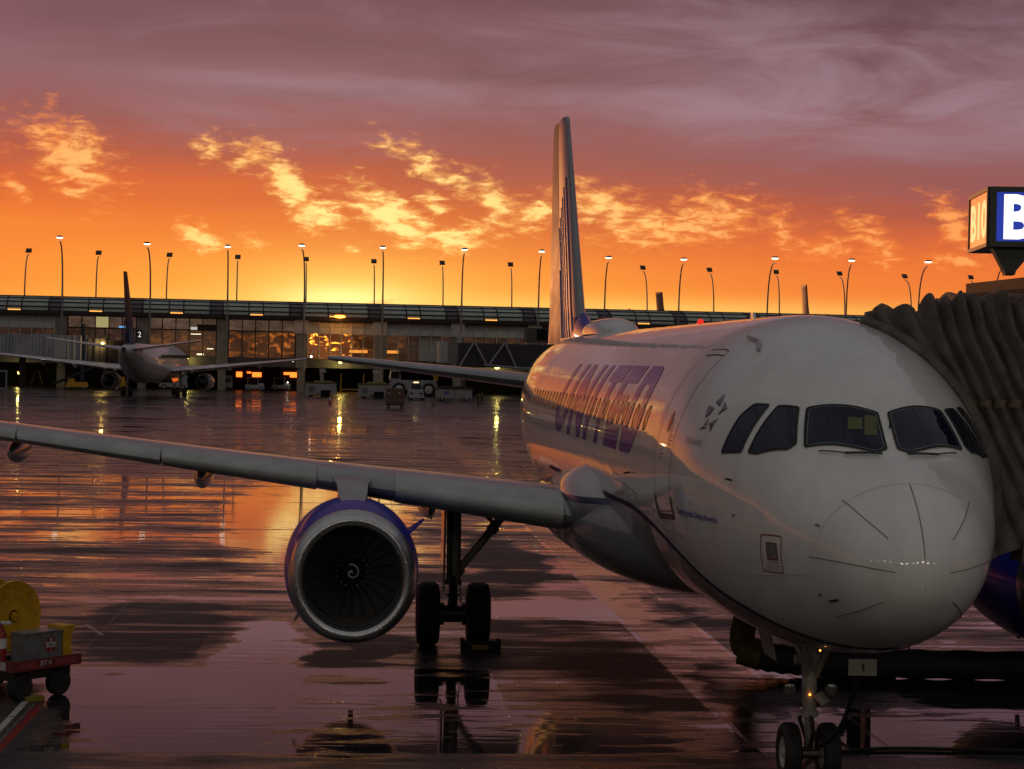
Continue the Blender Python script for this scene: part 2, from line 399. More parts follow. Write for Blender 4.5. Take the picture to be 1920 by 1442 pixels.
# ------------------------------------------------------------- main airliner
plane = thing('airliner', 'large white airliner with blue lettering, dark cockpit windows and blue engines, parked nose towards us', 'airplane')
STR = [(1.42, -95), (1.50, -87.), (1.99, -67.9), (2.45, -58.2), (3.14, -46.9), (4.47, -33.8), (5.62, -24.5), (7.01, -19.4), (8.36, -17.2), (10, -17.5), (24, -17.5), (30, -30), (36, -60)]
def thS(y):
    if y < 1.5: return -90
    return interp([(a, b) for a, b in STR if a >= 1.5], y)
ys = [0.0005+.34*(i/16)**2 for i in range(17)]+[.4+.1*i for i in range(60)]+[6.4+.4*i for i in range(1, 78)]
ys = [y for y in ys if y < 37.5]+[37.57]
NU, NL = 44, 24
def band(t0f, t1f, n, yy):
    v = []; f = []
    for y in yy:
        a, b = t0f(y), t1f(y)
        for j in range(n+1): v.append(S(y, a+(b-a)*j/n))
    for i in range(len(yy)-1):
        for j in range(n):
            k = i*(n+1)+j; f.append((k, k+1, k+n+2, k+n+1))
    return v, f
fus = obj('fuselage', band(thS, lambda y: 180-thS(y), 64, ys), white, plane, sharp=80)
belly = obj('belly', band(thS, lambda y: -180-thS(y), 24, [y for y in ys if y > 1.5]), grey_belly, plane, sharp=80)
mb = MB(); ribbon([(y, thS(y)) for y in [1.5+.1*i for i in range(5)]+[2.0+.25*i for i in range(70)]], .085, .006, mb=mb)
ribbon([(y, thS(y)) for y in [1.5+.1*i for i in range(5)]+[2.0+.25*i for i in range(70)]], .085, .006, mirror=True, mb=mb)
mb.build('stripe', dblue, plane)
# windscreens
W1 = px((1514, 766), (1645, 776), (1664, 838), (1640, 849), (1510, 839)); W1[1] = (1.83, 87.3); W1[2] = (1.385, 86.8); W1[3] = (1.335, 81.5)
W2 = px((1460, 762), (1498, 765), (1493, 832), (1478, 843), (1420, 851), (1404, 849))
W3 = px((1415, 759), (1443, 760), (1390, 848), (1354, 849), (1388, 782))
for k, W in enumerate((W1, W2, W3)):
    for mir in (False, True):
        R = rnd_poly(W, .03)
        g = obj('windscreen' if k == 0 else 'side_window', decal([R], .010, .08, 3., mir), glass_d, plane, smooth=True)
        ribbon(R, .030, .013, True, mir, step=.03).build('frame', black, g)
        if k == 0:
            ca, cb = sum(q[0] for q in R)/len(R), sum(q[1] for q in R)/len(R); ribbon([(a-(a-ca)*.07, b-(b-cb)*.055) for a, b in R], .006, .0135, True, mir, step=.03).build('bright_edge', galv, g)
lp = mat('dim_pane_glow', (.025, .025, .018), .8, spec=.1, emis=(.020, .020, .009), es=1.)  # dim glow painted onto the glass as patches, no lamp behind
for Pq in (((1590, 783), (1617, 785), (1617, 806), (1590, 806)), ((1621, 780), (1642, 782), (1645, 817), (1621, 817))):
    obj('glow_patch', decal([px(*Pq)], .0125, .08, 3.), lp, plane)
for mir in (False, True):
    mb = MB(); A = px((1510, 846)); B_ = (1.30, 79)
    q = [SN(a, (180-b) if mir else b, .025) for a, b in path_pts(px((1536, 848), (1580, 851), (1650, 853)), .05)]
    mb.tube(q, .008, 6)
    q = [SN(a, (180-b) if mir else b, .035) for a, b in path_pts(px((1585, 854), (1655, 856)), .05)]
    mb.tube(q, .011, 6); mb.build('wiper', dark, plane)
# radome diverters and ring, nose details
mb = MB()
for P in ([(.66, 90), (.02, 90)], [(.80, 42.3), (.19, 44)], [(.97, -7), (.08, 1)], [(1.0, -47.8), (.23, -45.8)]):
    for mir in ((False,) if P[0][1] == 90 else (False, True)):
        mb.tube([SN(a, (180-b) if mir else b, .004) for a, b in path_pts(P, .03)], .0055, 5)
mb.build('lightning_strip', mat('diverter_strip', (.20, .175, .14), .6), plane)
ribbon([(.87-.20*sin(rad(t)), t) for t in range(-90, 271, 5)], .006, .004).build('radome_seam', line_l, plane)
# static panel with its red outline
pc = (1.19, -6.3)
PO = rnd_poly(px((1427, 1002), (1466, 1006), (1470, 1075), (1432, 1070)), .05)
ribbon(PO, .014, .006, True, step=.02).build('panel_outline', red_m, plane)
PI_in = px((1437, 1017), (1456, 1019), (1459, 1050), (1440, 1048))
st_ = obj('static_port', decal([PI_in], .006), grey_m, plane); ribbon(PI_in, .012, .008, True, step=.02).build('frame', red_m, st_)
def text_polys(body, bold=0.):
    cu = bpy.data.curves.new('t', 'FONT'); cu.body = body; cu.offset = bold; cu.resolution_u = 3
    o = bpy.data.objects.new('t', cu); COL.objects.link(o); bpy.context.view_layer.update()
    me = bpy.data.meshes.new_from_object(o.evaluated_get(bpy.context.evaluated_depsgraph_get()))
    V = [v.co.copy() for v in me.vertices]; Fc = [tuple(p.vertices) for p in me.polygons]
    bpy.data.objects.remove(o); bpy.data.meshes.remove(me); bpy.data.curves.remove(cu)
    x0 = min(v.x for v in V); x1 = max(v.x for v in V); y0 = min(v.y for v in V); y1 = max(v.y for v in V)
    return [((v.x-x0)/(x1-x0), (v.y-y0)/(y1-y0)) for v in V], Fc, (x1-x0)/(y1-y0)
def side_text(name, body, y0, th0, y1, th1, hdeg, m, bold=0.):
    V, Fc, _ = text_polys(body, bold)
    return obj(name, ([SN(y0+(y1-y0)*a, th0+(th1-th0)*a+hdeg*b, .006) for a, b in V], Fc), m, plane, smooth=False)
side_text('slogan', "Connecting people. Uniting the world.", 4.31, -12.4, 2.93, -9.3, 3.2, logo_b, .012)
side_text('alliance_text', "STAR ALLIANCE", 4.12, 14.4, 3.55, 16.5, 2.2, mgrey_em)
def note(s, u0, v0, u1, v1, h, m=line_g):
    a, b = hit(u0, v0), hit(u1, v1); side_text('panel_note', s, a[0], a[1], b[0], b[1], h, m)
note("NO STEP", 1440, 1056, 1461, 1058, 1.0)
for k in range(3): note("__ ___ __ _____", 1437, 1060.5+k*3.2, 1464, 1062.5+k*3.2, .18)
mb = MB(); ribbon(px((1320, 1068), (1400, 1078), (1470, 1080), (1526, 1077)), .010, .005, mb=mb); mb.build('skin_seam', line_l, plane)
mb = MB(); a_, b_ = hit(1668, 803); p_ = SN(a_, b_, 0); mb.tube([p_, p_+Vector((0, -.02, .07))], .010, 6); mb.build('icing_probe', line_g, plane)
for u_, v_ in ((1650, 1138), (1695, 1152), (1735, 1106), (1625, 1120), (1772, 966)):
    a_, b_ = hit(u_, v_); obj('rivet', decal([[(a_+.010*cos(q_), b_+.5*sin(q_)) for q_ in [rad(45*k_) for k_ in range(8)]]], .004, 1, 90), silver, plane)
# five-spoke emblem: each spoke one light and one dark facet
facets = [([(1361, 738), (1342, 755), (1353, 757)], [(1342, 755), (1353, 757), (1350, 763)]), ([(1330, 760), (1340, 765), (1322, 784)], [(1340, 765), (1322, 784), (1331, 778)]),
          ([(1360, 752), (1364, 766), (1354, 768)], [(1364, 766), (1354, 768), (1345, 780)]), ([(1329, 783), (1326, 798), (1320, 799)], [(1320, 799), (1326, 803), (1311, 806)]),
          ([(1348, 784), (1333, 793), (1338, 797)], [(1331, 792), (1338, 797), (1332, 811)])]
l_ = MB(); d_ = MB()
for a, b in facets:
    l_.add(*decal([px(*a)], .007)); d_.add(*decal([px(*b)], .0095))
em = l_.build('emblem', mgrey_em, plane); d_.build('dark_facet', dgrey_em, em)
# UNITED lettering
def arcband(cx, cy, ro, ri, a0, a1, n=8, sx=1., sy=1.):
    out = []
    for i in range(n):
        t0, t1 = rad(a0+(a1-a0)*i/n), rad(a0+(a1-a0)*(i+1)/n)
        out.append([(cx+ro[0]*cos(t0), cy+ro[1]*sin(t0)), (cx+ro[0]*cos(t1), cy+ro[1]*sin(t1)), (cx+ri[0]*cos(t1), cy+ri[1]*sin(t1)), (cx+ri[0]*cos(t0), cy+ri[1]*sin(t0))])
    return out
def letter(c, w_):
    s = .36*1.0/1.0; s = .46  # stroke width in metres
    k = min(s/w_, .9); h = .24
    if c == 'U': return [[(0, .3), (k, .3), (k, 1), (0, 1)], [(1-k, .3), (1, .3), (1, 1), (1-k, 1)]]+arcband(.5, .3, (.5, .3), (.5-k, .3-h*.85), 180, 360)
    if c == 'N': return [[(0, 0), (k, 0), (k, 1), (0, 1)], [(1-k, 0), (1, 0), (1, 1), (1-k, 1)], [(k, 1), (k, .55), (1-k, 0), (1-k, .45)]]
    if c == 'I': return [[(0, 0), (1, 0), (1, 1), (0, 1)]]
    if c == 'T': return [[(0, 1-h), (1, 1-h), (1, 1), (0, 1)], [(.5-k/2, 0), (.5+k/2, 0), (.5+k/2, 1-h), (.5-k/2, 1-h)]]
    if c == 'E': return [[(0, 0), (k, 0), (k, 1), (0, 1)], [(k, 0), (1, 0), (1, h), (k, h)], [(k, 1-h), (1, 1-h), (1, 1), (k, 1)], [(k, .5-h*.45), (.93, .5-h*.45), (.93, .5+h*.45), (k, .5+h*.45)]]
    if c == 'D': return [[(0, 0), (k, 0), (k, 1), (0, 1)], [(k, 0), (.6, 0), (.6, h), (k, h)], [(k, 1-h), (.6, 1-h), (.6, 1), (k, 1)]]+arcband(.6, .5, (.4, .5), (.4-k, .5-h), -90, 90, 10)
yl = [('U', 18.0, 16.2), ('N', 15.75, 13.85), ('I', 13.4, 12.93), ('T', 12.5, 10.95), ('E', 10.75, 9.3), ('D', 8.95, 7.45)]
for c, a, b in yl:
    polys = [[(a+(b-a)*x, 3.6+37.4*y+0*x) for x, y in P] for P in letter(c, a-b)]
    obj('letter', decal(polys, .006, .2, 3.), logo_b, plane)
# cabin windows: glass with a rim
y = 7.0; proto = None; ths = 18.6
while y < 31:
    if proto is None:
        el_ = [(y+.115*cos(rad(t)), ths+4.9*sin(rad(t))*1.0) for t in range(0, 360, 24)]
        w0 = obj('cabin_window', decal([el_], .005, 1., 90.), glass_w, plane)
        r0 = ribbon(el_, .022, .008, True, step=.5).build('frame', line_g, w0); proto = (w0, y)
    else:
        wv = (.0 if y < 23 else 1.)
        if wv:
            el_ = [(y+.115*cos(rad(t)), ths+5*sin(rad(t))) for t in range(0, 360, 24)]
            w1 = obj('cabin_window', decal([el_], .005, 1., 90.), glass_w, plane)
        else:
            w1 = copy_tree(w0, plane); w1.location = (0, y-proto[1], 0)
    y += .533
# front door
DR = [(5.55, -13), (5.55, 49), (4.62, 51), (4.38, -11)]
DR = rnd_poly([(5.60, -14.), (5.63, 50.0), (4.66, 52.), (4.62, -12.)], .12)
d = MB(); ribbon(DR, .014, .006, True, mb=d); door = d.build('door_outline', line_g, plane)
ribbon([(5.62, -8), (5.57, -15.5), (4.57, -14.), (4.61, -7.)], .07, .008).build('sill_plate', mat('scuffed_sill', (.10, .05, .045), .6), door)
obj('door_window', decal([[(5.12+.075*cos(rad(t)), 19+4.*sin(rad(t))) for t in range(0, 360, 30)]], .007, 1, 90), glass_w, door)
ribbon([(4.95, 20), (4.88, 10)], .025, .009).build('handle', line_g, door)
ribbon([(5.5, 47), (4.7, 49.)], .02, .006).build('gutter', line_g, door)
gt = MB(); gt.tube([SN(a, b, .03) for a, b in path_pts([(4.65, 60), (4.2, 61), (3.9, 58)], .05)], .02, 5); gt.build('rain_gutter', wing_grey, plane)
mb = MB()
for k in range(4): ribbon([(4.84, 14-k*1.5), (4.74, 14.2-k*1.5)], .010, .007, mb=mb); ribbon([(5.3, 10-k*1.4), (5.15, 10-k*1.4)], .010, .007, mb=mb)
mb.build('door_stencil', line_g, door)
# fuselage frame seams, probes, lower hatch outlines
mb = MB()
for yy in (6.2, 9.9, 14.2, 18.5, 22.9, 27.): ribbon([(yy, t) for t in range(-16, 197, 6)], .005, .004, mb=mb)
mb.build('skin_seam', line_l, plane)
mb = MB()
ribbon(px((1168, 905), (1196, 928)), .02, .006, mb=mb)
ribbon(rnd_poly([(9.6, -6), (8.9, -6), (8.9, -1.5), (9.6, -1.5)], .03), .012, .006, True, mb=mb)
ribbon(rnd_poly([(20.5, -2), (19.9, -2), (19.9, 2), (20.5, 2)], .03), .012, .006, True, mb=mb)
mb.build('hatch_outline', line_l, plane)
def probe(name, u, v, L=.12, m=line_g):
    a, b = hit(u, v); mb = MB(); p = SN(a, b, 0); q = SN(a, b, .07)
    mb.tube([p, q], .014, 6); mb.tube([q+Vector((0, .02, 0)), q-Vector((0, L, 0))], .012, 6); mb.build(name, m, plane)
for u, v in ((1371, 900), (1180, 886)): probe('probe', u, v)
mb = MB()
for (u, v) in ((1373, 964), (1530, 983), (1535, 1115)):
    a, b = hit(u, v); ribbon([(a, b-1.6), (a, b), (a-.07, b)], .016, .006, mb=mb)
mb.build('alignment_mark', line_g, plane)
for P in [((1556, 1127), (1573, 1124))]:
    q = px(*P); ribbon(q, .03, .012).build('nose_vent', line_g, plane)
# satcom radome and blade antennas on the crown
mb = MB(); R = []
for i in range(15):
    t = i/14; yy = 23.0+t*4.2; k = max(.02, (1-abs(2*t-1)**3.2))
    R.append([(.52*k**.5*cos(a), yy, C+2.02+.36*k**.6*max(0, sin(a))**.7) for a in [pi*j/16 for j in range(17)]])
mb.rings(R, False, False); mb.build('satcom_radome', white, plane)
for yy, h in ((9.0, .10),):
    z0 = sec(yy)[2]; mb = MB(); mb.box(-.02, .02, yy, yy+.3, z0-.03, z0+h, top=(0, 0, .14, .02)); mb.build('blade_antenna', white, plane, smooth=False)
mb = MB(); z0 = sec(13.6)[2]; mb.lathe([(0, .06), (.06, .06), (.11, .04), (.12, 0.01)], 14, 'z', (0, 13.6, z0-.03)); mb.build('beacon', mat('red_beacon', (.5, .01, .01), .3, emis=(1, .03, .02), es=.8), plane)
fair = mat('fairing_paint', (.6, .6, .6), .4, coat=.7, spec=.15)
_t = NT(fair.node_tree); _g = _t.n.new('ShaderNodeNewGeometry'); _x, _y, _z = _t.sep(_g.outputs['Position'])[:3]
_zz = _t.m('ADD', _z, _t.m('MULTIPLY', _t.m('SUBTRACT', _y, 10.), .012))
_c = _t.mix(_t.ss(_zz, 3.190, 3.195), (.012, .014, .07, 1), (.50, .50, .49, 1)); _c = _t.mix(_t.ss(_zz, 3.090, 3.095), (.20, .20, .21, 1), _c)
_t.l.new(_c, fair.node_tree.nodes['Principled BSDF'].inputs['Base Color'])
# belly fairing
def selp(cx, y, z0, z1, hw, p=2.4, n=40, zc=None):
    zc = (z0+z1)/2 if zc is None else zc; out = []
    for j in range(n):
        t = 2*pi*j/n; c_, s_ = cos(t), sin(t)
        out.append((cx+hw*math.copysign(abs(c_)**(2/p), c_), y, zc+(z1-zc if s_ > 0 else zc-z0)*math.copysign(abs(s_)**(2/p), s_)))
    return out
FA = [(8.2, 1.0, 2.0, 2.7), (8.8, 1.35, 1.90, 2.9), (9.6, 1.70, 1.80, 3.1), (10.4, 1.96, 1.73, 3.3), (11.2, 2.16, 1.68, 3.42), (12.2, 2.30, 1.65, 3.45), (13.5, 2.36, 1.64, 3.45), (16, 2.38, 1.62, 3.4), (19, 2.3, 1.65, 3.3), (21, 2.05, 1.8, 3.2), (22.6, 1.6, 2.05, 3.1), (23.6, 1.0, 2.3, 3.0)]
mb = MB(); mb.rings([selp(0, a, c, d_, b, 2.15, 48, zc=2.75) for a, b, c, d_ in FA]); mb.build('belly_fairing', fair, plane, sharp=70)
# ------------------------------------------------------------- wings
def foil(n=18, t=.12):
    up = []; lo = []
    for i in range(n+1):
        x = (1-cos(pi*i/n))/2; yt = 5*t*(.2969*math.sqrt(x)-.126*x-.3516*x*x+.2843*x**3-.1036*x**4)
        cam_ = .012*4*x*(1-x)
        up.append((x, cam_+yt)); lo.append((x, cam_-yt*.85))
    return up[::-1]+lo[1:-1]      # from trailing edge over the top to the leading edge and back
def wing_sec(X):
    """half span position -> leading edge y, chord, thickness, z of chord line"""
    k = abs(X)
    le = 11.75+(k-1.975)*.516; te = 18.85+max(0, k-6.4)*.222
    if k > 16.3: le += (k-16.3)**2*.9
    z = 2.81+(k-1.975)*.0965+.004*max(0, k-8)**1.2
    return le, te-le, (.116 if k < 3 else .116-.022*min(1, (k-3)/8)), z
def wing(sg):
    st_ = [1.6, 2.4, 3.2, 4.2, 5.2, 6.4, 7.6, 9, 10.5, 12, 13.5, 15, 16.3, 16.8, 17.05]
    R = []
    for X_ in st_:
        le, c, t, z = wing_sec(X_); tw = rad(3.5-4.5*(X_/17.))
        R.append([(sg*X_, le+x*c*cos(tw), z+q*c - x*c*sin(tw)) for x, q in foil(18, t)])
    mb = MB(); mb.rings(R); w_ = mb.build('wing', wing_grey, plane, sharp=50)
    ranges = [(2.42, 5.05), (6.35, 9.0), (9.04, 11.65), (11.69, 14.2), (14.24, 16.6)]
    for (a, b) in ranges:
        R = []
        for i in range(7):
            X_ = a+(b-a)*i/6; le, c, t, z = wing_sec(X_); tw = rad(3.5-4.5*(X_/17.)); z -= .02
            F_ = foil(18, t); up = [(x, q) for x, q in F_[:19] if x < .17]; lo = [(x, q) for x, q in F_[19:] if x < .07]
            pts = up+lo
            R.append([(sg*X_, le+x*c*cos(tw)-(.10 if i in (0, 6) and 0 else .03)*(1-x*4)*2.2, z+q*c*(1.0)-x*c*sin(tw)+(.034 if q > 0.012 else -.020)) for x, q in pts])
        mb = MB(); mb.rings(R, True, True); mb.build('slat', slat_m, w_, sharp=50)
    for X_ in (4.35, 8.45, 12.0):
        le, c, t, z = wing_sec(X_); y1 = le+c+.75; y0 = le+c*.42; zz = z-.30
        R = []
        for i in range(11):
            q = i/10; k = max(.03, (sin(pi*min(1, (q*.92+.04)))**.6)); r = (.165)*k
            R.append([(sg*X_+r*cos(a), y0+(y1-y0)*q, zz-.12+q*.05+r*1.45*sin(a)) for a in [2*pi*j/16 for j in range(16)]])
        mb = MB(); mb.rings(R); mb.build('flap_fairing', wing_grey, w_, sharp=60)
    mb = MB()   # aileron / flap gap line
    for (a, b) in ((2.6, 12.2), (12.5, 16.2)):
        q = []
        for i in range(9):
            X_ = a+(b-a)*i/8; le, c, t, z = wing_sec(X_); tw = rad(3.5-4.5*(X_/17.)); x = .74
            q.append((sg*X_, le+x*c, z+.05*c*.55-x*c*sin(tw)+.015))
        mb.tube(q, .012, 4)
    mb.build('flap_gap', line_g, w_)
    # pylon
    PX = sg*5.75; mb = MB(); R = []
    for i in range(13):
        q = i/12; yy = 12.35+q*5.6; le, c, t, z = wing_sec(5.75)
        if yy < le+.25:
            k = (yy-12.35)/(le+.25-12.35); top = 3.02+.32*k**.9; 
        else: top = z+.10
        bot = 2.72 if yy < 15.5 else 2.72+(yy-15.5)*.12
        hw = .235*min(1, .8+q*4.0) if q < .4 else .235*(1-.8*(q-.4)/.6)
        fl = hw*(1+.55*max(0, min(1, (yy-13.2)/.8)))
        R.append([(PX-hw, yy, bot), (PX-hw*1.02, yy, bot+(top-bot)*.78), (PX-fl, yy, top-.02), (PX, yy, top), (PX+fl, yy, top-.02), (PX+hw*1.02, yy, bot+(top-bot)*.78), (PX+hw, yy, bot)])
    mb.rings(R, True, True); mb.build('pylon', wing_grey, plane, sharp=45)
    return w_
wS = wing(-1); wP = wing(1)
# root fillet bulb above the wing leading edge
for sg in (-1, 1):
    mb = MB(); R = []
    for i in range(15):
        q = i/14; yy = 10.9+q*6.6; k = math.sqrt(max(.0004, 1-(1-min(1, q*3.2))**2))*(1 if q < .35 else 1-.55*(q-.35)/.65)
        R.append([(sg*(1.76+.66*k*max(0, cos(a))**.9), yy, 3.0+.62*k*sin(a)) for a in [-pi/2+pi*j/16 for j in range(17)]])
    mb.rings(R, False, False); mb.build('wing_root_fairing', fair, plane, sharp=70)
# ------------------------------------------------------------- engines
def engine(sg):
    E = thing('engine', '', ''); del E['label']; del E['category']; E.parent = plane; E.location = (sg*5.75, 11.02, 1.90)
    SX, SZ = .985, 1.03
    out = [(.34, 1.005), (.6, 1.04), (1.0, 1.07), (1.5, 1.09), (2.2, 1.09), (3.0, 1.04), (3.8, .95), (4.5, .82), (4.75, .76), (4.70, .72), (4.2, .74)]
    mb = MB(); mb.lathe(out, 64, sx=SX, sz=SZ); mb.build('cowling', blue, E, sharp=60)
    lip = [(.345, 1.007), (.22, .99), (.10, .955), (.03, .915), (0, .865), (.015, .82), (.06, .785), (.14, .762), (.3, .748)]
    mb = MB(); mb.lathe(lip, 64, sx=SX, sz=SZ); mb.build('inlet_lip', silver, E, sharp=70)
    mb = MB(); mb.lathe([(.3, .748), (.6, .76), (1.15, .785), (1.6, .785)], 64, sx=SX, sz=SZ); mb.build('inlet_duct', inner_m, E)
    mb = MB(); mb.lathe([(1.45, .79), (1.46, .01)], 40); mb.build('fan_back', pitch, E)
    mb = MB()
    for b in range(22):
        a0 = 2*pi*b/22; v = []
        for i in range(7):
            q = i/6; r = .235+.545*q; tw = rad(20+42*q); ch = .20+.06*q
            for s_ in (-1, 0, 1):
                dx = s_*ch/2*sin(tw); dy = s_*ch/2*cos(tw); bow = .04*sin(pi*q)
                t = a0+(dx+bow)/max(r, .1); v.append((r*cos(t), 1.2+dy+.015*(s_ == 0), r*sin(t)))
        f = [(i*3+j, i*3+j+1, i*3+j+4, i*3+j+3) for i in range(6) for j in range(2)]
        mb.add(v, f)
    mb.build('fan', fan_m, E, sharp=60)
    mb = MB(); mb.lathe([(.83, .004), (.86, .05), (.93, .11), (1.02, .165), (1.12, .225), (1.2, .255), (1.3, .255)], 32); sp = mb.build('spinner', mat('spinner_paint', (.02, .02, .022), .45), E)
    mb = MB(); R = []
    for i in range(41):
        q = i/40; t = 2*pi*1.15*q+1.0; r = .012+.118*q
        def yr(r): return interp([(.004, .83), (.05, .86), (.11, .93), (.165, 1.02)], r)-.004
        ra, rb = r-.012, r+.014
        R.append([(max(ra, .001)*cos(t), yr(max(ra, .004))-.004, max(ra, .001)*sin(t)), (rb*cos(t), yr(rb)-.004, rb*sin(t))])
    mb.rings(R, False, False); mb.build('spiral_mark', mat('spiral_white', (.65, .65, .6), .5), sp)
    mb = MB()
    for k in range(16):
        t = 2*pi*k/16; mb.tube([(.245*cos(t), 1.18, .245*sin(t)), (.24*cos(t), 1.13, .24*sin(t))], .012, 6)
    mb.build('spinner_bolt', galv, sp)
    a = rad(33) if sg < 0 else rad(180-33)     # strake on the inboard shoulder
    mb = MB(); n_ = Vector((cos(a)*SX, 0, sin(a)*SZ)); tn = Vector((-sin(a), 0, cos(a)))*.012
    P = [(1.0, 1.05), (1.95, 1.07), (1.95, 1.40), (1.75, 1.40), (1.45, 1.28)]
    v = [n_*r+Vector((0, yy, 0))+tn for yy, r in P]+[n_*r+Vector((0, yy, 0))-tn for yy, r in P]
    mb.add(v, [(0, 1, 2, 3, 4), (9, 8, 7, 6, 5)]+[(i, (i+1) % 5, 5+(i+1) % 5, 5+i) for i in range(5)]); mb.build('strake', blue, E, smooth=False)
    mb = MB(); mb.tube([(sg*.78, 2.2, -.72), (sg*.90, 2.25, -.92)], [.035, .022], 8); mb.build('drain_mast', wing_grey, E)
    mb = MB(); mb.tube([(0.05, 3.2, -1.0), (.05, 3.25, -1.24)], [.05, .04], 8); mb.build('drain_mast', dark, E)
    mb = MB()
    for yy in (.345, 2.35): mb.lathe([(yy-.006, interp([(0, .98), (.34, 1.009), (1.0, 1.073), (2.2, 1.093), (3, 1.044)], yy)), (yy+.006, interp([(0, .98), (.34, 1.010), (1.0, 1.073), (2.2, 1.0935), (3, 1.044)], yy)+.0015)], 64, sx=SX, sz=SZ)
    mb.build('cowl_seam', line_g, E)
    mb = MB(); mb.lathe([(4.2, .6), (5.0, .48), (5.4, .36), (5.0, .34)], 32); mb.build('exhaust_nozzle', dark, E)
    return E
engine(-1); engine(1)
# ------------------------------------------------------------- tail
def surf(secs, t=.10, n=14, cut=None):
    """loft of symmetric foils; secs: (base point, chord, axis) ; returns rings"""
    R = []
    for (p, c, ax, th) in secs:
        F_ = [(x, q) for x, q in foil(n, t)]
        if cut: F_ = [(min(max(x, cut[0]), cut[1]), q if cut[0] < x < cut[1] else None) for x, q in F_]
        ring = []
        for x, q in F_:
            if q is None: q = 0
            q -= .012*4*x*(1-x)
            off = q*c*th
            ring.append((p[0]+(off if ax == 'v' else 0), p[1]+x*c, p[2]+(off if ax == 'h' else 0)))
        R.append(ring)
    return R
# vertical fin: main box and rudder
def finx(x, z, c, t=.082):
    x = max(x, 0.); yt = 5*t*(.2969*math.sqrt(x)-.126*x-.3516*x*x+.2843*x**3-.1036*x**4); return yt*c
finst = [(5.3, 28.9, 6.6), (5.75, 29.6, 5.95), (6.4, 30.45, 5.2), (7.5, 31.25, 4.62), (9, 32.35, 3.85), (10.5, 33.45, 3.1), (11.5, 34.2, 2.55), (11.72, 34.34, 2.36), (11.80, 34.48, 2.1)]
def finring(z, le, c, x0, x1, n=14, hinge=0., scale=1.):
    xs = [x0+(x1-x0)*(1-cos(pi*i/n))/2 for i in range(n+1)]
    L = [(-finx(x, z, c), le+x*c, z) for x in xs]; Rr = [(finx(x, z, c), le+x*c, z) for x in xs[::-1]]
    return L+Rr
mb = MB(); mb.rings([finring(z, le, c, 0.0, .70) for z, le, c in finst]); fin = mb.build('fin', mat('fin_blue', (.035, .028, .19), .4, coat=.12, spec=.15), plane, sharp=60)
mb = MB(); mb.rings([finring(z, le, c, 0.0-.0005, .085) for z, le, c in [(z, le-.012, c*1.004) for z, le, c in finst[2:]]]); fe = mb.build('leading_edge', wing_grey, fin, sharp=60)
rr = []
for z, le, c in finst[1:]:
    ring = finring(z, le, c, .72, 1.0, 8); hx = le+.72*c; a = rad(10)
    rr.append([(x*cos(a)-(y-hx)*sin(a), hx+x*sin(a)+(y-hx)*cos(a), z) for x, y, z in ring])
mb = MB(); mb.rings(rr); mb.build('rudder', grime(mat('rudder_paint', (.10, .08, .14), .45, coat=.1, spec=.2), 2., .2), plane, sharp=60)
# globe lines on the fin
mb = MB()
def finpt(x, z, off=.012):
    le = interp([(a, b) for a, b, c in finst], z); c = interp([(a, c) for a, b, c in finst], z)
    xx = (x-le)/c; xx = min(max(xx, .02), .70); return Vector((-finx(xx, z, c)-off, le+xx*c, z))
def globe(cy, cz, r):
    for k, q in enumerate((1., .82, .6, .34, 0.)):
        P = [(cy+r*q*cos(t), cz+r*1.25*sin(t)) for t in [rad(a) for a in range(-80, 100, 8)]]
        pts = [(y, z) for y, z in P if interp([(a, b) for a, b, c in finst], z)+.25 < y < interp([(a, b) for a, b, c in finst], z)+.66*interp([(a, c) for a, b, c in finst], z) and z > 5.9]
        if len(pts) > 2: mb.tube([finpt(y, z, .004) for y, z in pts], .028, 4)
    for h in [-.8, -.55, -.3, -.1, .1, .3, .5, .68, .84]:
        z = cz+r*1.25*h; le = interp([(a, b) for a, b, c in finst], z); c = interp([(a, c) for a, b, c in finst], z)
        if z < 5.9: continue
        y1 = min(cy+r*math.sqrt(1-h*h), le+.66*c); y0 = max(cy-r*.2, le+.25)
        if y1 > y0+.2:
            mb.tube([finpt(y0+(y1-y0)*i/8, z+.25*(i/8)**2, .004) for i in range(9)], .028, 4)
for k in range(7):
    P = []
    for i in range(13):
        q = i/12; z = 5.9+q*(4.2-.25*k); le = interp([(a, b) for a, b, c in finst], z); c = interp([(a, c) for a, b, c in finst], z)
        f_ = .12+.075*k+(.03*k)*q*q
        if f_ < .66: P.append(finpt(le+f_*c, z, .002))
    if len(P) > 2: mb.tube(P, .02, 4)
mb.build('globe_lines', gridpale, fin)
fairing = MB(); fairing.rings([selp(0, a, c, d_, b, 2, 20) for a, b, c, d_ in [(26.6, .05, 5.6, 5.9), (28, .12, 5.5, 6.02), (29.2, .18, 5.4, 6.3), (30, .24, 5.3, 6.5), (31, .28, 5.2, 6.0)]]); fairing.build('fin_fillet', blue, fin)
for sg in (-1, 1):
    R = []
    for k, (X_, le, c) in enumerate([(.5, 31.2, 4.2), (1.5, 31.75, 3.75), (3.5, 32.85, 2.8), (5.5, 33.95, 1.85), (6.05, 34.25, 1.55), (6.22, 34.6, 1.0)]):
        z = 4.66+(X_)*.098; R.append([(sg*X_, le+x*c, z+(q-.012*4*x*(1-x))*c) for x, q in foil(14, .11)])
    mb = MB(); mb.rings(R); tp = mb.build('tailplane', wing_grey, plane, sharp=50)
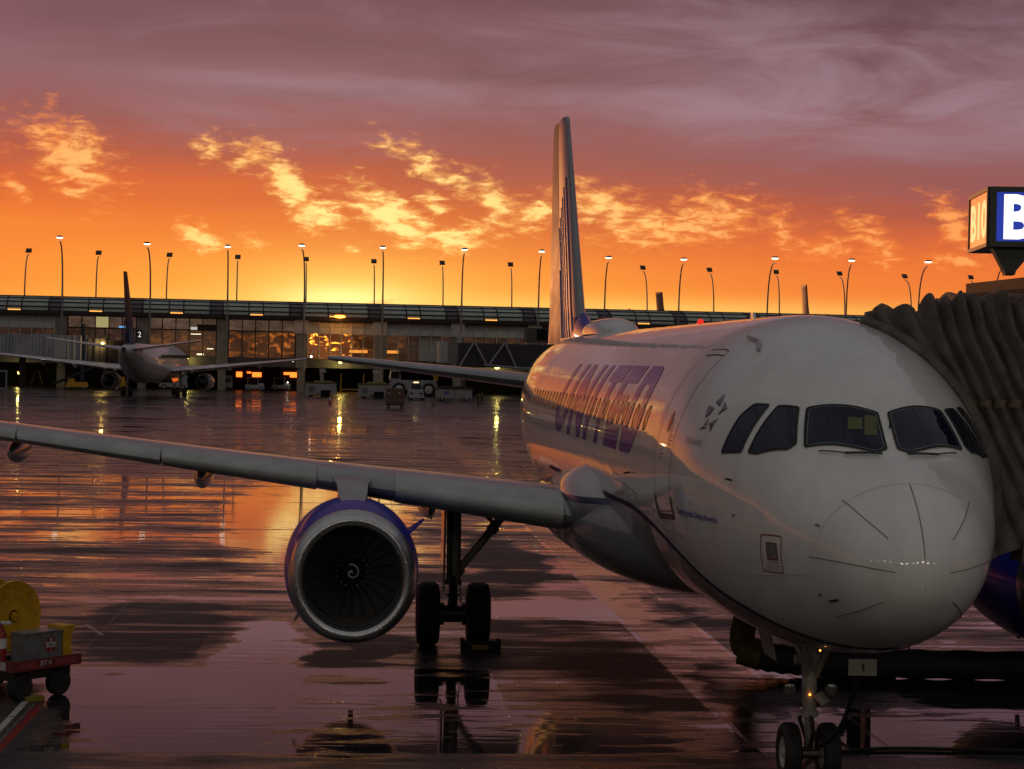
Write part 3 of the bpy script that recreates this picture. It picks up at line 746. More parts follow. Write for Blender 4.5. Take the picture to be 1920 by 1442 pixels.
# ------------------------------------------------------------- landing gear
def wheel(parent, x, y, z, r, wd_, name='wheel', rim=None):
    mb = MB(); h = wd_/2
    prof = [(-h*.75, r*.52), (-h*.95, r*.62), (-h, r*.78), (-h*.9, r*.92), (-h*.62, r*.985), (-h*.3, r)]
    for g in (-.30, -.1, .1, .30): prof += [(h*(g-.03), r), (h*(g-.02), r*.985), (h*(g+.02), r*.985), (h*(g+.03), r)]
    prof += [(h*.62, r*.985), (h*.9, r*.92), (h, r*.78), (h*.95, r*.62), (h*.75, r*.52)]
    mb.lathe(prof, 40, 'x', (x, y, z)); ty = mb.build(name, tyre_m, parent, sharp=50)
    mb = MB(); mb.lathe([(-h*.72, r*.53), (-h*.80, r*.50), (-h*.5, r*.45), (-h*.35, r*.25), (-h*.6, r*.18), (-h*.9, r*.14), (-h*.9, .005)], 24, 'x', (x, y, z))
    mb.lathe([(h*.72, r*.53), (h*.80, r*.50), (h*.5, r*.45), (h*.35, r*.25), (h*.6, r*.18), (h*.9, r*.14), (h*.9, .005)], 24, 'x', (x, y, z))
    mb.build('rim', rim or gearm, ty)
    return ty
for sg in (-1, 1):
    G = thing('main_gear', '', ''); del G['label']; del G['category']; G.parent = plane; G.location = (sg*3.8, 17.71, 0)
    for dx in (-.465, .465): wheel(G, dx, 0, .575, .585, .42)
    mb = MB(); mb.tube([(0, 0, .55), (0, 0, 1.25)], .085, 14); mb.tube([(0, 0, 1.15), (sg*.02, 0, 3.1)], [.13, .14], 16)
    mb.tube([(0, 0, 1.12), (0, 0, 1.22)], .16, 16); mb.tube([(0, 0, .9), (0, 0, .96)], .12, 12)
    st1 = mb.build('strut', gearm, G)
    mb = MB(); mb.tube([(-.4, 0, .575), (.4, 0, .575)], .075, 12); mb.lathe([(-.16, .06), (-.16, .16), (.16, .16), (.16, .06)], 16, 'x', (0, 0, .575))
    mb.tube([(-.24, .0, .575), (-.17, 0, .575)], .21, 14); mb.tube([(.17, .0, .575), (.24, 0, .575)], .21, 14); mb.build('axle', dark, G)
    mb = MB(); mb.tube([(-sg*.05, -.02, 1.35), (-sg*.5, .0, 1.9), (-sg*1.15, .05, 2.72)], [.075, .08, .085], 10)
    mb.tube([(-sg*.78, .02, 2.22), (-sg*.55, .0, 2.42), (-sg*.1, 0, 2.80)], .035, 8); mb.tube([(-sg*.62, .02, 2.33), (-sg*.95, .0, 2.62)], .022, 6)
    for q in (.0, 1.): mb.tube([(-sg*(.05+.62*q), 0, 1.33+.78*q), (-sg*(.14+.62*q), 0, 1.44+.78*q)], .11, 10)
    mb.build('side_brace', gearm, G)
    mb = MB(); mb.tube([(0, -.10, 1.25), (0, -.38, .95), (0, -.08, .68)], .04, 8); mb.tube([(sg*.06, -.14, 2.9), (sg*.06, -.15, 1.1), (sg*.1, -.1, .7)], .016, 6)
    mb.tube([(-sg*.10, -.13, 2.9), (-sg*.11, -.14, 1.1), (-sg*.14, -.1, .75)], .012, 6); mb.build('torque_link', dark, G)
    mb = MB(); mb.box(sg*.20-.02, sg*.20+.02, -.40, .45, 1.05, 3.0, top=(0, 0, -.1, -.1)); mb.build('gear_door', grey_belly, G, smooth=False)
    mb = MB(); mb.add([(sg*.22, -.40, 3.0), (sg*.44, -.42, 2.35), (sg*.46, .40, 2.35), (sg*.24, .40, 3.0), (sg*.25, -.40, 3.0), (sg*.47, -.42, 2.35), (sg*.49, .40, 2.35), (sg*.27, .40, 3.0)],
                      [(0, 1, 2, 3), (7, 6, 5, 4), (0, 4, 5, 1), (1, 5, 6, 2), (2, 6, 7, 3)]); mb.build('hinged_door', grey_belly, G, smooth=False)
N_ = thing('nose_gear', '', ''); del N_['label']; del N_['category']; N_.parent = plane; N_.location = (0, 5.07, 0)
for dx in (-.25, .25): wheel(N_, dx, 0, .37, .38, .22, rim=mat('nose_wheel_rim', (.42, .42, .38), .4) if dx < 0 else None)
mb = MB(); mb.tube([(0, 0, .36), (0, 0, 1.0)], .06, 14); mb.tube([(0, 0, .82), (0, .12, 2.1)], [.095, .10], 16); mb.tube([(0, 0, .84), (0, 0, .9)], .12, 14)
mb.tube([(-.2, 0, .37), (.2, 0, .37)], .045, 10); mb.build('strut', gearm, N_)
mb = MB()
for s_ in (-1, 1): mb.tube([(s_*.07, -.02, 1.35), (s_*.17, -.55, 1.95)], .038, 8); mb.tube([(s_*.06, .05, 1.5), (s_*.32, .2, 2.05)], .035, 8)
mb.tube([(.1, -.06, 1.12), (.18, -.14, 1.0)], .07, 12); mb.tube([(-.2, 0, 1.55), (.0, 0, 1.55)], .07, 10); mb.build('drag_brace', gearm, N_)
mb = MB(); mb.tube([(0, -.08, .86), (0, -.26, .66), (0, -.06, .42)], .03, 8); mb.tube([(0, .08, .9), (-.05, .35, .75), (0, .1, .5)], .03, 8)
mb.tube([(-.16, .02, .98), (.16, .02, .98)], .025, 8); mb.tube([(-.12, -.1, .43), (.12, -.1, .43)], .018, 8); mb.build('torque_link', dark, N_)
for s_ in (-1, 1):
    mb = MB(); mb.lathe([(.10, .01), (.06, .06), (0, .085), (-.02, .088)], 18, 'y', (s_*.27, -.02, 1.17)); lm = mb.build('taxi_light', dark, N_)
    mb = MB(); mb.lathe([(-.021, .082), (-.03, .05), (-.034, .003)], 18, 'y', (s_*.27, -.02, 1.17)); mb.build('lens', mat('lamp_glass', (.10, .10, .10), .15, metal=.3), lm)
mb = MB(); mb.lathe([(-.02, .002), (-.01, .011), (0.01, .013)], 10, 'y', (-.02, -.10, 1.12)); mb.build('indicator_light', lamp_orange, N_)
for s_ in (-1,):
    mb = MB(); mb.add([(s_*.44, .55, 2.0), (s_*.44, 1.35, 2.0), (s_*.30, 1.32, 1.45), (s_*.30, .6, 1.45), (s_*.465, .55, 2.0), (s_*.465, 1.35, 2.0), (s_*.325, 1.32, 1.45), (s_*.325, .6, 1.45)],
                      [(0, 1, 2, 3), (7, 6, 5, 4), (0, 4, 5, 1), (1, 5, 6, 2), (2, 6, 7, 3), (3, 7, 4, 0)]); mb.build('gear_door', grey_belly, N_, smooth=False)
mb = MB(); mb.tube([SN(4.0, -86, -.01), SN(4.0, -86, .04)], .010, 8); mb.build('indicator_light', lamp_orange, plane)
# open ground power panel under the nose, marked 1
pp = MB(); pp.box(-.165, .165, 2.45, 2.47, 1.74, 1.93); pn = pp.build('power_panel', mat('panel_grey', (.22, .21, .19), .5), plane, smooth=False)
V, Fc, _ = text_polys("1"); obj('number', ([(-.012+.03*a, 2.445, 1.79+.09*b) for a, b in V], Fc), line_g, pn, smooth=False)
mb = MB(); mb.tube([(.35, 1.9, 2.2), (.42, 1.95, 2.08), (.45, 2.05, 2.08)], .012, 6); mb.build('drain_mast', dark, plane)
# ------------------------------------------------------------- ground
def pbsdf(m): return m.node_tree.nodes['Principled BSDF']
gm = bpy.data.materials.new('wet_apron'); gm.use_nodes = True
t = NT(gm.node_tree); b = pbsdf(gm)
P = t.n.new('ShaderNodeNewGeometry').outputs['Position']
gx, gy, gz = t.sep(P)[:3]
def ell(cx, cy, rx, ry):   # 1 inside -> 0 outside, soft
    a = t.m('DIVIDE', t.m('SUBTRACT', wx, cx), rx); c = t.m('DIVIDE', t.m('SUBTRACT', wy, cy), ry)
    return t.ss(t.m('ADD', t.m('MULTIPLY', a, a), t.m('MULTIPLY', c, c)), .55, 1.25, 1., 0.)
def between(v, a, b_, e=.05):
    return t.m('MULTIPLY', t.ss(v, a-e, a+e), t.ss(v, b_-e, b_+e, 1., 0.))
warp = t.noise(P, .55, 5., .6, 0., col=True)
wv = t.vm('MULTIPLY', t.vm('SUBTRACT', warp, (.5, .5, .5)), (2.2, 2.6, 0))
wx, wy, _ = t.sep(t.vm('ADD', P, wv))[:3]
# slab grid
SY = [6.85, 10.45, 15.1, 22.0]
joint = None
for q in SY:
    d = t.m('ABSOLUTE', t.m('SUBTRACT', gy, q)); joint = d if joint is None else t.m('MINIMUM', joint, d)
far_ = t.m('ABSOLUTE', t.m('SUBTRACT', t.m('MODULO', t.m('SUBTRACT', gy, 25.), 6.1), 3.05))
far_ = t.m('ADD', far_, t.ss(gy, 24., 25., 10., 0.)); joint = t.m('MINIMUM', joint, far_)
gxw = t.m('SUBTRACT', gx, t.m('MULTIPLY', gy, .012))
jx = t.m('ABSOLUTE', t.m('SUBTRACT', t.m('MODULO', t.m('ADD', gxw, 300.35), 6.1), 3.05))
jx = t.m('ADD', jx, t.m('MULTIPLY', between(gx, -9., -1.2), between(gy, 0., 15.)))
joint = t.m('MINIMUM', joint, jx)
trench = t.m('ABSOLUTE', t.m('SUBTRACT', gxw, .35))
jl = t.ss(joint, .012, .03, 1., 0.)
sid = t.m('ADD', t.m('FLOOR', t.m('DIVIDE', t.m('ADD', gxw, 303.4), 6.1)), t.m('MULTIPLY', t.m('FLOOR', t.m('DIVIDE', t.m('SUBTRACT', gy, 22.), 6.1)), 17.3))
wnn = t.n.new('ShaderNodeTexWhiteNoise'); wnn.noise_dimensions = '1D'; t.l.new(sid, wnn.inputs['W']); slab = wnn.outputs[0]
# wetness field
big = t.noise(t.mapping(P, scale=(.5, .9, 1)), .22, 4., .55)
med = t.noise(t.mapping(P, scale=(.42, 1.7, 1)), 1.0, 7., .62, .5)
fine = t.noise(t.mapping(P, scale=(.6, 2.2, 1)), 5.5, 5., .65)
wet = t.m('ADD', t.m('MULTIPLY', t.m('SUBTRACT', big, .5), 1.5), t.m('MULTIPLY', t.m('SUBTRACT', med, .5), 2.7))
wet = t.m('ADD', wet, t.m('MULTIPLY', t.m('SUBTRACT', fine, .5), .9))
wet = t.m('ADD', wet, t.m('MULTIPLY', t.m('SUBTRACT', slab, .5), t.ss(gy, 22., 24., .0, .18)))
wet = t.m('ADD', wet, t.ss(gy, 15., 30., .06, .10))
strk = t.noise(t.mapping(P, scale=(.16, 2.6, 1)), 1.4, 5., .6)
wet = t.m('ADD', wet, t.m('MULTIPLY', t.m('SUBTRACT', strk, .5), .9))
strk2 = t.noise(t.mapping(P, scale=(.07, .55, 1)), 1., 6., .62, .4)
wet = t.m('ADD', wet, t.m('MULTIPLY', t.m('SUBTRACT', strk2, .53), t.ss(gy, 13., 26., .8, 3.2)))
def addm(mask, amt):
    global wet
    wet = t.m('ADD', wet, t.m('MULTIPLY', mask, amt))
def G(u, v): p = gnd(u, v); return p.x, p.y
def spot(u0, v0, u1, v1, amt):
    x0, y0 = G(u0, (v0+v1)/2); x1, _ = G(u1, (v0+v1)/2); _, ya = G((u0+u1)/2, v1); _, yb = G((u0+u1)/2, v0)
    addm(ell((x0+x1)/2, (ya+yb)/2, abs(x1-x0)/2*1.15, abs(yb-ya)/2*1.15), amt)
addm(t.m('MULTIPLY', between(gy, 6.85, 14.6, .02), between(gx, -10.5, -1.4, .8)), .5)      # the big mirror puddle
addm(t.m('MULTIPLY', between(gy, 6.85, 14.6, .02), between(gx, .8, 6., 1.2)), .6)
addm(between(gy, -60., 6.83, .02), -.22)                                         # dull slab closest to us
spot(430, 890, 760, 1075, .7); spot(150, 1128, 410, 1235, -.5); spot(560, 1205, 720, 1250, -.7); spot(560, 1268, 740, 1285, -.8)  # spot below the engine paints its shadow as dry ground
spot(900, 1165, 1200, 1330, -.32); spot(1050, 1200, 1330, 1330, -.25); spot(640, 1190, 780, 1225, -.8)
spot(880, 1010, 1010, 1090, -.9); spot(1160, 1115, 1290, 1170, -.7); spot(1330, 1250, 1480, 1340, -.8)
spot(-200, 1290, 70, 1442, -1.2); spot(1500, 1290, 1700, 1330, -.6)
spot(1000, 1090, 1220, 1165, .9); spot(420, 1165, 560, 1290, .8); spot(900, 1120, 1100, 1162, .6); spot(180, 1250, 520, 1400, .6)
addm(t.m('MULTIPLY', between(gxw, -3.5, -.42, .03), between(gy, 10.45, 22., .04)), -.32)
addm(t.m('MULTIPLY', between(gxw, -6.4, -.42, .03), between(gy, 24.9, 31., .1)), -.5)
addm(t.m('MULTIPLY', between(gxw, -.42, 1.1, .03), between(gy, 8., 60., .5)), .22)
addm(t.m('MULTIPLY', between(gxw, 1.1, 4.6, .05), between(gy, 15.1, 22., .1)), -.35)
addm(t.m('MULTIPLY', between(gxw, -14.5, -8.6, .05), between(gy, 15.1, 19., .1)), -.30)
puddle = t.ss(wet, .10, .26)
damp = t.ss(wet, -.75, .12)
trn = t.ss(trench, .62, .70, 1., 0.)
rubble = t.noise(P, 3.2, 6., .7)
# colour
cn = t.noise(P, 7., 8., .7); cn2 = t.noise(t.mapping(P, scale=(1, .4, 1)), .8, 5., .6)
c0 = t.mix(t.ss(cn, .3, .7), (.030, .025, .025, 1), (.070, .058, .054, 1))
c0 = t.mix(t.m('MULTIPLY', t.ss(cn2, .42, .62), .75), c0, (.028, .024, .025, 1))
c0 = t.mix(t.m('MULTIPLY', trn, t.ss(rubble, .42, .6)), c0, (.085, .07, .06, 1))
c0 = t.mix(t.m('MULTIPLY', jl, .6), c0, (.16, .13, .125, 1))  # pale joints: sky reflected in their water, put into the colour
# painted lines
def seg(u0, v0, u1, v1, w_, col, wob=.0):
    global c0
    (x0, y0), (x1, y1) = G(u0, v0), G(u1, v1); L = math.hypot(x1-x0, y1-y0); dx, dy = (x1-x0)/L, (y1-y0)/L
    a = t.m('ADD', t.m('MULTIPLY', t.m('SUBTRACT', gx, x0), dx), t.m('MULTIPLY', t.m('SUBTRACT', gy, y0), dy))
    c = t.m('ABSOLUTE', t.m('SUBTRACT', t.m('MULTIPLY', t.m('SUBTRACT', gx, x0), dy), t.m('MULTIPLY', t.m('SUBTRACT', gy, y0), dx)))
    k = t.m('MULTIPLY', between(a, 0, L, .02), t.ss(c, w_/2-.01, w_/2+.01, 1., 0.))
    k = t.m('MULTIPLY', k, t.ss(t.noise(P, 6., 5., .7), .36, .46))
    c0 = t.mix(k, c0, col); return k
white_l = (.42, .38, .36, 1)
pk = seg(160, 1170, 193, 1191, .10, white_l)
pk2 = seg(-60, 1430, 62, 1300, .10, white_l); pk3 = seg(-46, 1452, 90, 1306, .12, (.22, .015, .015, 1))
pk4 = seg(160, 790, 230, 760, .3, white_l); pk5 = seg(1255, 1165, 1330, 1150, .10, white_l)
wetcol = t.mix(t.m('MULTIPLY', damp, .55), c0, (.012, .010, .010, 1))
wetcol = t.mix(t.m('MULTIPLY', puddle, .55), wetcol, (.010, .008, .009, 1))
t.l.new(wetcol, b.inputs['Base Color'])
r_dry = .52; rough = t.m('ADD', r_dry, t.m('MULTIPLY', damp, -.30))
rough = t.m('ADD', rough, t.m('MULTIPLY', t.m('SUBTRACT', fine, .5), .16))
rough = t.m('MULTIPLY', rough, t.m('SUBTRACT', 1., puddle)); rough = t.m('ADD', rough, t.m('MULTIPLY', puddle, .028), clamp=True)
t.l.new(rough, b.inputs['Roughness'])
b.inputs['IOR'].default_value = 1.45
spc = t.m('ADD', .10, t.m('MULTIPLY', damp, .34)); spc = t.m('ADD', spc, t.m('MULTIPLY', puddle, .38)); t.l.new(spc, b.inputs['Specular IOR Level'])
# relief: broom-finished slabs when damp, faint ripples on the puddles
h1 = t.noise(t.mapping(P, scale=(1, 2.6, 1)), 6., 6., .7); h2 = t.noise(t.mapping(P, scale=(.35, 1.5, 1)), 2.2, 3., .5)
h2b = t.noise(t.mapping(P, scale=(.3, 1.2, 1)), 9., 2., .5)
groove = t.m('SINE', t.m('MULTIPLY', gy, 2*pi/.35))
hh = t.m('MULTIPLY', t.m('SUBTRACT', 1., puddle), t.m('ADD', t.m('MULTIPLY', h1, .007), t.m('MULTIPLY', groove, .0006)))
hh = t.m('ADD', hh, t.m('MULTIPLY', t.m('ADD', h2, t.m('MULTIPLY', h2b, .16)), t.ss(gy, 12., 30., .0019, .0018)))
hh = t.m('ADD', hh, t.m('MULTIPLY', jl, -.006)); hh = t.m('ADD', hh, t.m('MULTIPLY', t.m('MULTIPLY', trn, rubble), .01))
bn = t.n.new('ShaderNodeBump'); bn.inputs['Strength'].default_value = .85; bn.inputs['Distance'].default_value = 1.
t.l.new(hh, bn.inputs['Height']); t.l.new(bn.outputs[0], b.inputs['Normal'])
mb = MB(); mb.add([(-6000, -3000, 0), (6000, -3000, 0), (6000, 9000, 0), (-6000, 9000, 0)], [(0, 1, 2, 3)])
ap = mb.build('apron', gm, smooth=False); tag(ap, kind='structure')
# ------------------------------------------------------------- terminal across the apron
FA0 = at(0, 668, 320); FA1 = at(1920, 668, 343)
fd = Vector((FA1.x-FA0.x, FA1.y-FA0.y, 0)).normalized(); fn = Vector((-fd.y, fd.x, 0)); TRZ = math.atan2(fd.y, fd.x)
FO = Vector((FA0.x, FA0.y, 0))
def fac(u, v, off=0.):
    """pixel -> (s along the facade, z) on the facade plane moved back by off"""
    d = Vector(ray(u, v)); c = Vector(CAM); k = ((FO+fn*off-c).dot(fn))/d.dot(fn); p = c+d*k; return (p-FO).dot(fd), p.z
S0 = fac(566, 620)[0]; PT_ = (fac(1003, 620)[0]-fac(566, 620)[0])/3
T = thing('terminal', 'long low concourse terminal across the apron with vaulted glass roof and glowing orange windows', 'building', tuple(FO), TRZ)
ZG, ZB, ZS, ZT, ZU, ZE, ZR = 0, 3.7, 5.1, 9.15, 10.9, 11.5, 13.85
K0, K1 = -26, 16
sA, sB = S0+K0*PT_, S0+K1*PT_
def tglow(name, hot, base_c, st, sc_, lo, hi, seed):  # sunset seen through the building, painted as glow in the panes
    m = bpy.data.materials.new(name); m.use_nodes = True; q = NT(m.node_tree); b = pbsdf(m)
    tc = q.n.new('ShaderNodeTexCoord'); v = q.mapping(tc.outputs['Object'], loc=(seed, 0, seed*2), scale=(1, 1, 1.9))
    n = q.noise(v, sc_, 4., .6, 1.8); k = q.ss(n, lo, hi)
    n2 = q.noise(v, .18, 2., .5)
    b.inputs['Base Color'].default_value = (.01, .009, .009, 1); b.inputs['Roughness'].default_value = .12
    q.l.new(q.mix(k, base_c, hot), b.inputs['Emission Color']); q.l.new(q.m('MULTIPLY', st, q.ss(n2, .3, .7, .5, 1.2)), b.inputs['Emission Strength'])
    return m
g_dim = tglow('dim_sunset_glow', (.22, .08, .022, 1), (.045, .022, .012, 1), .85, .35, .42, .75, 3.)
g_low = tglow('faint_sunset_glow', (.10, .045, .02, 1), (.022, .013, .010, 1), 1., .5, .45, .8, 8.)
g_warm = tglow('orange_sunset_glow', (1.0, .26, .03, 1), (.10, .035, .012, 1), .55, .35, .48, .70, 5.)
g_hot = tglow('fiery_sunset_glow', (7., 2.2, .2, 1), (.13, .035, .010, 1), 1.2, .42, .56, .68, 14.)
g_up = tglow('upper_sunset_glow', (.12, .075, .045, 1), (.055, .036, .026, 1), 1., 1.0, .4, .7, 21.)
bright_o = mat('bright_orange_opening', (.3, .1, .02), .6, emis=(1., .17, .02), es=2.6)
strip_o = mat('orange_strip_light', (.3, .1, .02), .6, emis=(1., .42, .07), es=1.6)
yellow_e = mat('pale_yellow_screen', (.3, .3, .1), .6, emis=(.7, .6, .25), es=.5)
bluee = mat('blue_screen', (.1, .2, .4), .5, emis=(.2, .5, 1.), es=.8)
dk_frame = mat('dark_bronze_frame', (.028, .022, .02), .5)
tconc = grime(mat('terminal_concrete', (.27, .25, .24), .75), .8, .3)
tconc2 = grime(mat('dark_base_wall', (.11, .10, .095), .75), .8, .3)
mull = mat('pale_mullion', (.5, .5, .48), .5)
pan_g = grime(mat('grey_green_roof_glass', (.34, .40, .35), .45, coat=.2), .8, .2)
pan_d = grime(mat('dark_violet_roof_glass', (.07, .055, .08), .4, coat=.2), .8, .2)
spand = grime(mat('grey_spandrel_glass', (.48, .52, .50), .4, coat=.2), 1., .2)
# main walls
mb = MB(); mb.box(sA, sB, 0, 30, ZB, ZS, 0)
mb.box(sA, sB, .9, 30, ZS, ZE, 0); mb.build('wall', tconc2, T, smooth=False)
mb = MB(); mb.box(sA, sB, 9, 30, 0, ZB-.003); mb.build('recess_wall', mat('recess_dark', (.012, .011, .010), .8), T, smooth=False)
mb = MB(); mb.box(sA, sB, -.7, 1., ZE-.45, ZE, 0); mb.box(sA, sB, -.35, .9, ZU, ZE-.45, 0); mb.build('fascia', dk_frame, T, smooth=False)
# vaulted roof with per-panel glass
mb = MB(); NV = 8
def vault(q, off=0.):     # q 0 eave .. 1 ridge
    a = q*pi/2*.98; return -.5+5.6*(1-cos(a))-off*cos(a), ZE+(ZR-ZE)*sin(a)+off*sin(a)
k = K0
while k < K1:
    s = S0+k*PT_
    pat = [(0.03, .30, 0), (.345, .49, 0), (.53, .83, 0), (.86, 1.0, 1)]
    last = 0
    for a, b_, mi in [(0, .33, 0), (.33, .51, 0), (.51, .845, 0), (.845, 1., 1)]:
        v = []; 
        for i in range(NV+1):
            y_, z_ = vault(i/NV); v += [(s+a*PT_, y_, z_), (s+b_*PT_, y_, z_)]
        mb.add(v, [(2*i, 2*i+1, 2*i+3, 2*i+2) for i in range(NV)], mi)
    k += 1
mb.add([(sA, 5.1, ZR), (sB, 5.1, ZR), (sB, 30, ZR-.3), (sA, 30, ZR-.3)], [(0, 1, 2, 3)], 1)
roof = mb.build('roof', [pan_g, pan_d], T, sharp=30)
mb = MB()
for k in range(K0, K1):
    s = S0+k*PT_
    for a in (0, .33, .51, .845):
        mb.tube([(s+a*PT_,)+vault(i/8, .05) for i in range(9)], .15 if a in (.0, .845) else .10, 4)
for q in (.02, .20, .42, .66, 1.0):
    y_, z_ = vault(q, .06); mb.box(sA, sB, y_-.08, y_+.08, z_-.09, z_+.09)
mb.build('roof_frame', dk_frame, roof, smooth=False)
for k in range(-6, 7):
    s = S0+k*PT_; y_, z_ = vault(.045, .12)
    mb = MB(); mb.box(s+.345*PT_, s+.50*PT_, y_-.05, y_+.02, z_-.06, z_+.10); o = mb.build('strip_light', strip_o, roof, smooth=False)
# bays
for k in range(K0, K1):
    s = S0+k*PT_; flush = k in (-3, -2, -1)
    near_ = -7 <= k <= 5
    mb = MB(); mb.box(s-.85, s+.85, -.25, .9, ZB, ZU); 
    if near_: mb.build('pier', tconc, T, smooth=False)
    if near_ and k in (-4, 0, 1, 2, 3): mb = MB(); mb.box(s-1.15, s+1.0, -.45, .0, ZT-.2, ZU+.15); mb.build('panel_block', mat('pale_panel', (.50, .50, .50), .6) if k == -4 else bpy.data.materials['pale_panel'], T, smooth=False)
    mb = MB(); mb.box(s-.6, s+.6, .3, 1.5, 0, ZB-.002)
    if near_: mb.build('column', tconc, T, smooth=False)
    if not near_: continue
    n = 5 if flush else 6; a0, a1 = s+.95, s+PT_-.95; w_ = (a1-a0)/n
    for i in range(n):
        x0, x1 = a0+i*w_, a0+(i+1)*w_
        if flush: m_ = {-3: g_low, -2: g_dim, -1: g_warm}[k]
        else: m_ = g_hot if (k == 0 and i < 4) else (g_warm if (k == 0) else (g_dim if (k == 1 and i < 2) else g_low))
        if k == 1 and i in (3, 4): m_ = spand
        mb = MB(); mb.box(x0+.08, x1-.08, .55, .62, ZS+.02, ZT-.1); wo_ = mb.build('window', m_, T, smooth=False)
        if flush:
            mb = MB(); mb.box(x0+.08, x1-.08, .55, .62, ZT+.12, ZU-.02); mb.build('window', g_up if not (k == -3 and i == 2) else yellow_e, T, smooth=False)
    mb = MB()
    for i in range(n+1):
        x0 = a0+i*w_
        if flush: mb.box(x0-.08, x0+.08, .3, .7, ZS, ZU)
    if flush: mb.box(a0, a1, .28, .72, ZT-.1, ZT+.1); mb.box(a0, a1, .28, .72, ZS-.05, ZS+.05); mb.build('window_frame', dk_frame, T, smooth=False)
    else:
        # curved glass bays: spandrel rows bowing forward under pale mullions
        for r, (za, zb, ya, yb) in enumerate(((ZT-.15, ZT+.85, -.15, .0), (ZT+.9, ZU+.1, .0, .45))):
            m2 = MB(); m2.add([(a0, ya, za), (a1, ya, za), (a1, yb, zb), (a0, yb, zb)], [(0, 1, 2, 3)]); m2.build('spandrel', spand, T, smooth=False)
        for i in range(n+1):
            x0 = a0+i*w_; mb.tube([(x0, -.1, ZS-.1), (x0, -.22, ZT), (x0, -.10, ZU-.6), (x0, .15, ZU), (x0, .5, ZU+.25)], .075, 4)
        mb.build('mullion', mull, T, smooth=False)
# interior bits seen through the glass
def tbox(name, u0, v0, u1, v1, m, off=-.1, th=.1, parent=None):
    s0, z1 = fac(u0, v0, off); s1, z0 = fac(u1, v1, off); mb = MB(); mb.box(s0, s1, off, off+th, z0, z1); return mb.build(name, m, parent or T, smooth=False)
db = tbox('flight_display', 370, 608, 418, 619, mat('display_black', (.01, .008, .008), .4), .2, .2)
tbox('display_text', 407, 611.5, 416, 613.5, lamp_orange, .17, .02, db); tbox('white_notice', 357.5, 613, 370, 618.5, mat('white_sign_lit', (.6, .6, .6), .5, emis=(.8, .8, .8), es=.5), .2, .1)
tbox('blue_screen', 223, 611, 235, 615, bluee, .3, .1)
for (u0, v0, u1, v1) in ((358, 625.5, 377, 627.5), (369, 663, 382, 666), (388, 653, 400, 655)): tbox('ceiling_tube', u0, v0, u1, v1, mat('tube_lit', (.8, .8, .6), .5, emis=(1, .9, .6), es=1.2), .45, .08)
for (u0, v0, u1, v1) in ((443, 697, 454, 707), (463, 697, 471, 700), (473, 698, 490, 707), (532, 698, 546, 703), (544, 698, 561, 708)): tbox('lit_opening', u0, v0, u1, v1, bright_o, 8.8, .15)
for (u0, v0, u1, v1) in ((655, 656, 689, 662), (726, 657, 747, 663)): tbox('lit_counter', u0, v0, u1, v1, mat('counter_glow', (.3, .1, .02), .5, emis=(1, .36, .05), es=.9), .45, .08)
# gate number sign near the far aircraft
gs = tbox('gate_number_sign', 257, 619, 266, 634, mat('sign_black', (.01, .01, .01), .5), -.6, .3)
V, Fc, ar = text_polys("2"); s0, z1 = fac(259, 622, -.65); s1, z0 = fac(264.5, 632, -.65)
obj('number', ([(s0+(s1-s0)*a, -.62, z0+(z1-z0)*b_) for a, b_ in V], Fc), mat('number_lit', (.8, .8, .8), .5, emis=(1, 1, 1), es=.8), gs, smooth=False)
def wall_lamp(u, v, off, m, w_=.55, h=.3, lab='', lamp=None):
    s, z = fac(u, v, off); p = FO+fd*s+fn*off
    L = thing('wall_lamp', lab, 'lamp', (p.x, p.y, z), TRZ, 'lamps along the terminal front')
    mb = MB(); mb.box(-w_/2-.08, w_/2+.08, -.05, .35, .02+h/2, .12+h/2); mb.box(-.06, .06, .3, .5-off if off < 0 else .5, h/2-.1, h/2+.1); mb.build('housing', galv, L, smooth=False)
    mb = MB(); mb.lathe([(-h/2, .02), (-h*.3, .6), (0, 1.), (h*.3, .8), (h/2, .5)], 16, 'z', (0, 0, 0), True, 0, w_/2, w_/2); mb.build('bulb', m, L)
    if lamp:
        li = bpy.data.lights.new('lamp_light', 'POINT'); li.energy = lamp[0]; li.color = lamp[1]; li.shadow_soft_size = .25
        lo_ = bpy.data.objects.new('lamp_light', li); COL.objects.link(lo_); lo_.parent = L; lo_.location = (0, -.7, -.1)
wall_lamp(192.5, 644, -9., lamp_warm, .5, .3, 'yellow lit lamp on the left boarding bridge beside the far tail', (180, (1, .6, .15)))
wall_lamp(350, 671.5, -.8, lamp_yel, .62, .5, 'yellow-green lit lamp under the window with the flight display', (180, (1, .8, .2)))
wall_lamp(637, 594, -2.5, lamp_orange, 1.9, .45, 'wide bright orange lamp glowing below the vaulted roof', (300, (1, .35, .05)))
wall_lamp(638, 679.5, -1., lamp_yel, .6, .45, 'yellow lit lamp directly under the bright orange roof lamp', (240, (1, .8, .2)))
wall_lamp(549, 677.5, -1., lamp_on, .2, .2, 'tiny white lamp on the base wall at the pier', None)
wall_lamp(932, 690, -1., lamp_yel, .8, .3, 'dim yellow lamp under the braced boarding bridge', (180, (1, .8, .2)))
wall_lamp(36, 700, -1., lamp_yel, .5, .3, 'yellow lamp under the leftmost boarding bridge', (180, (1, .8, .2)))
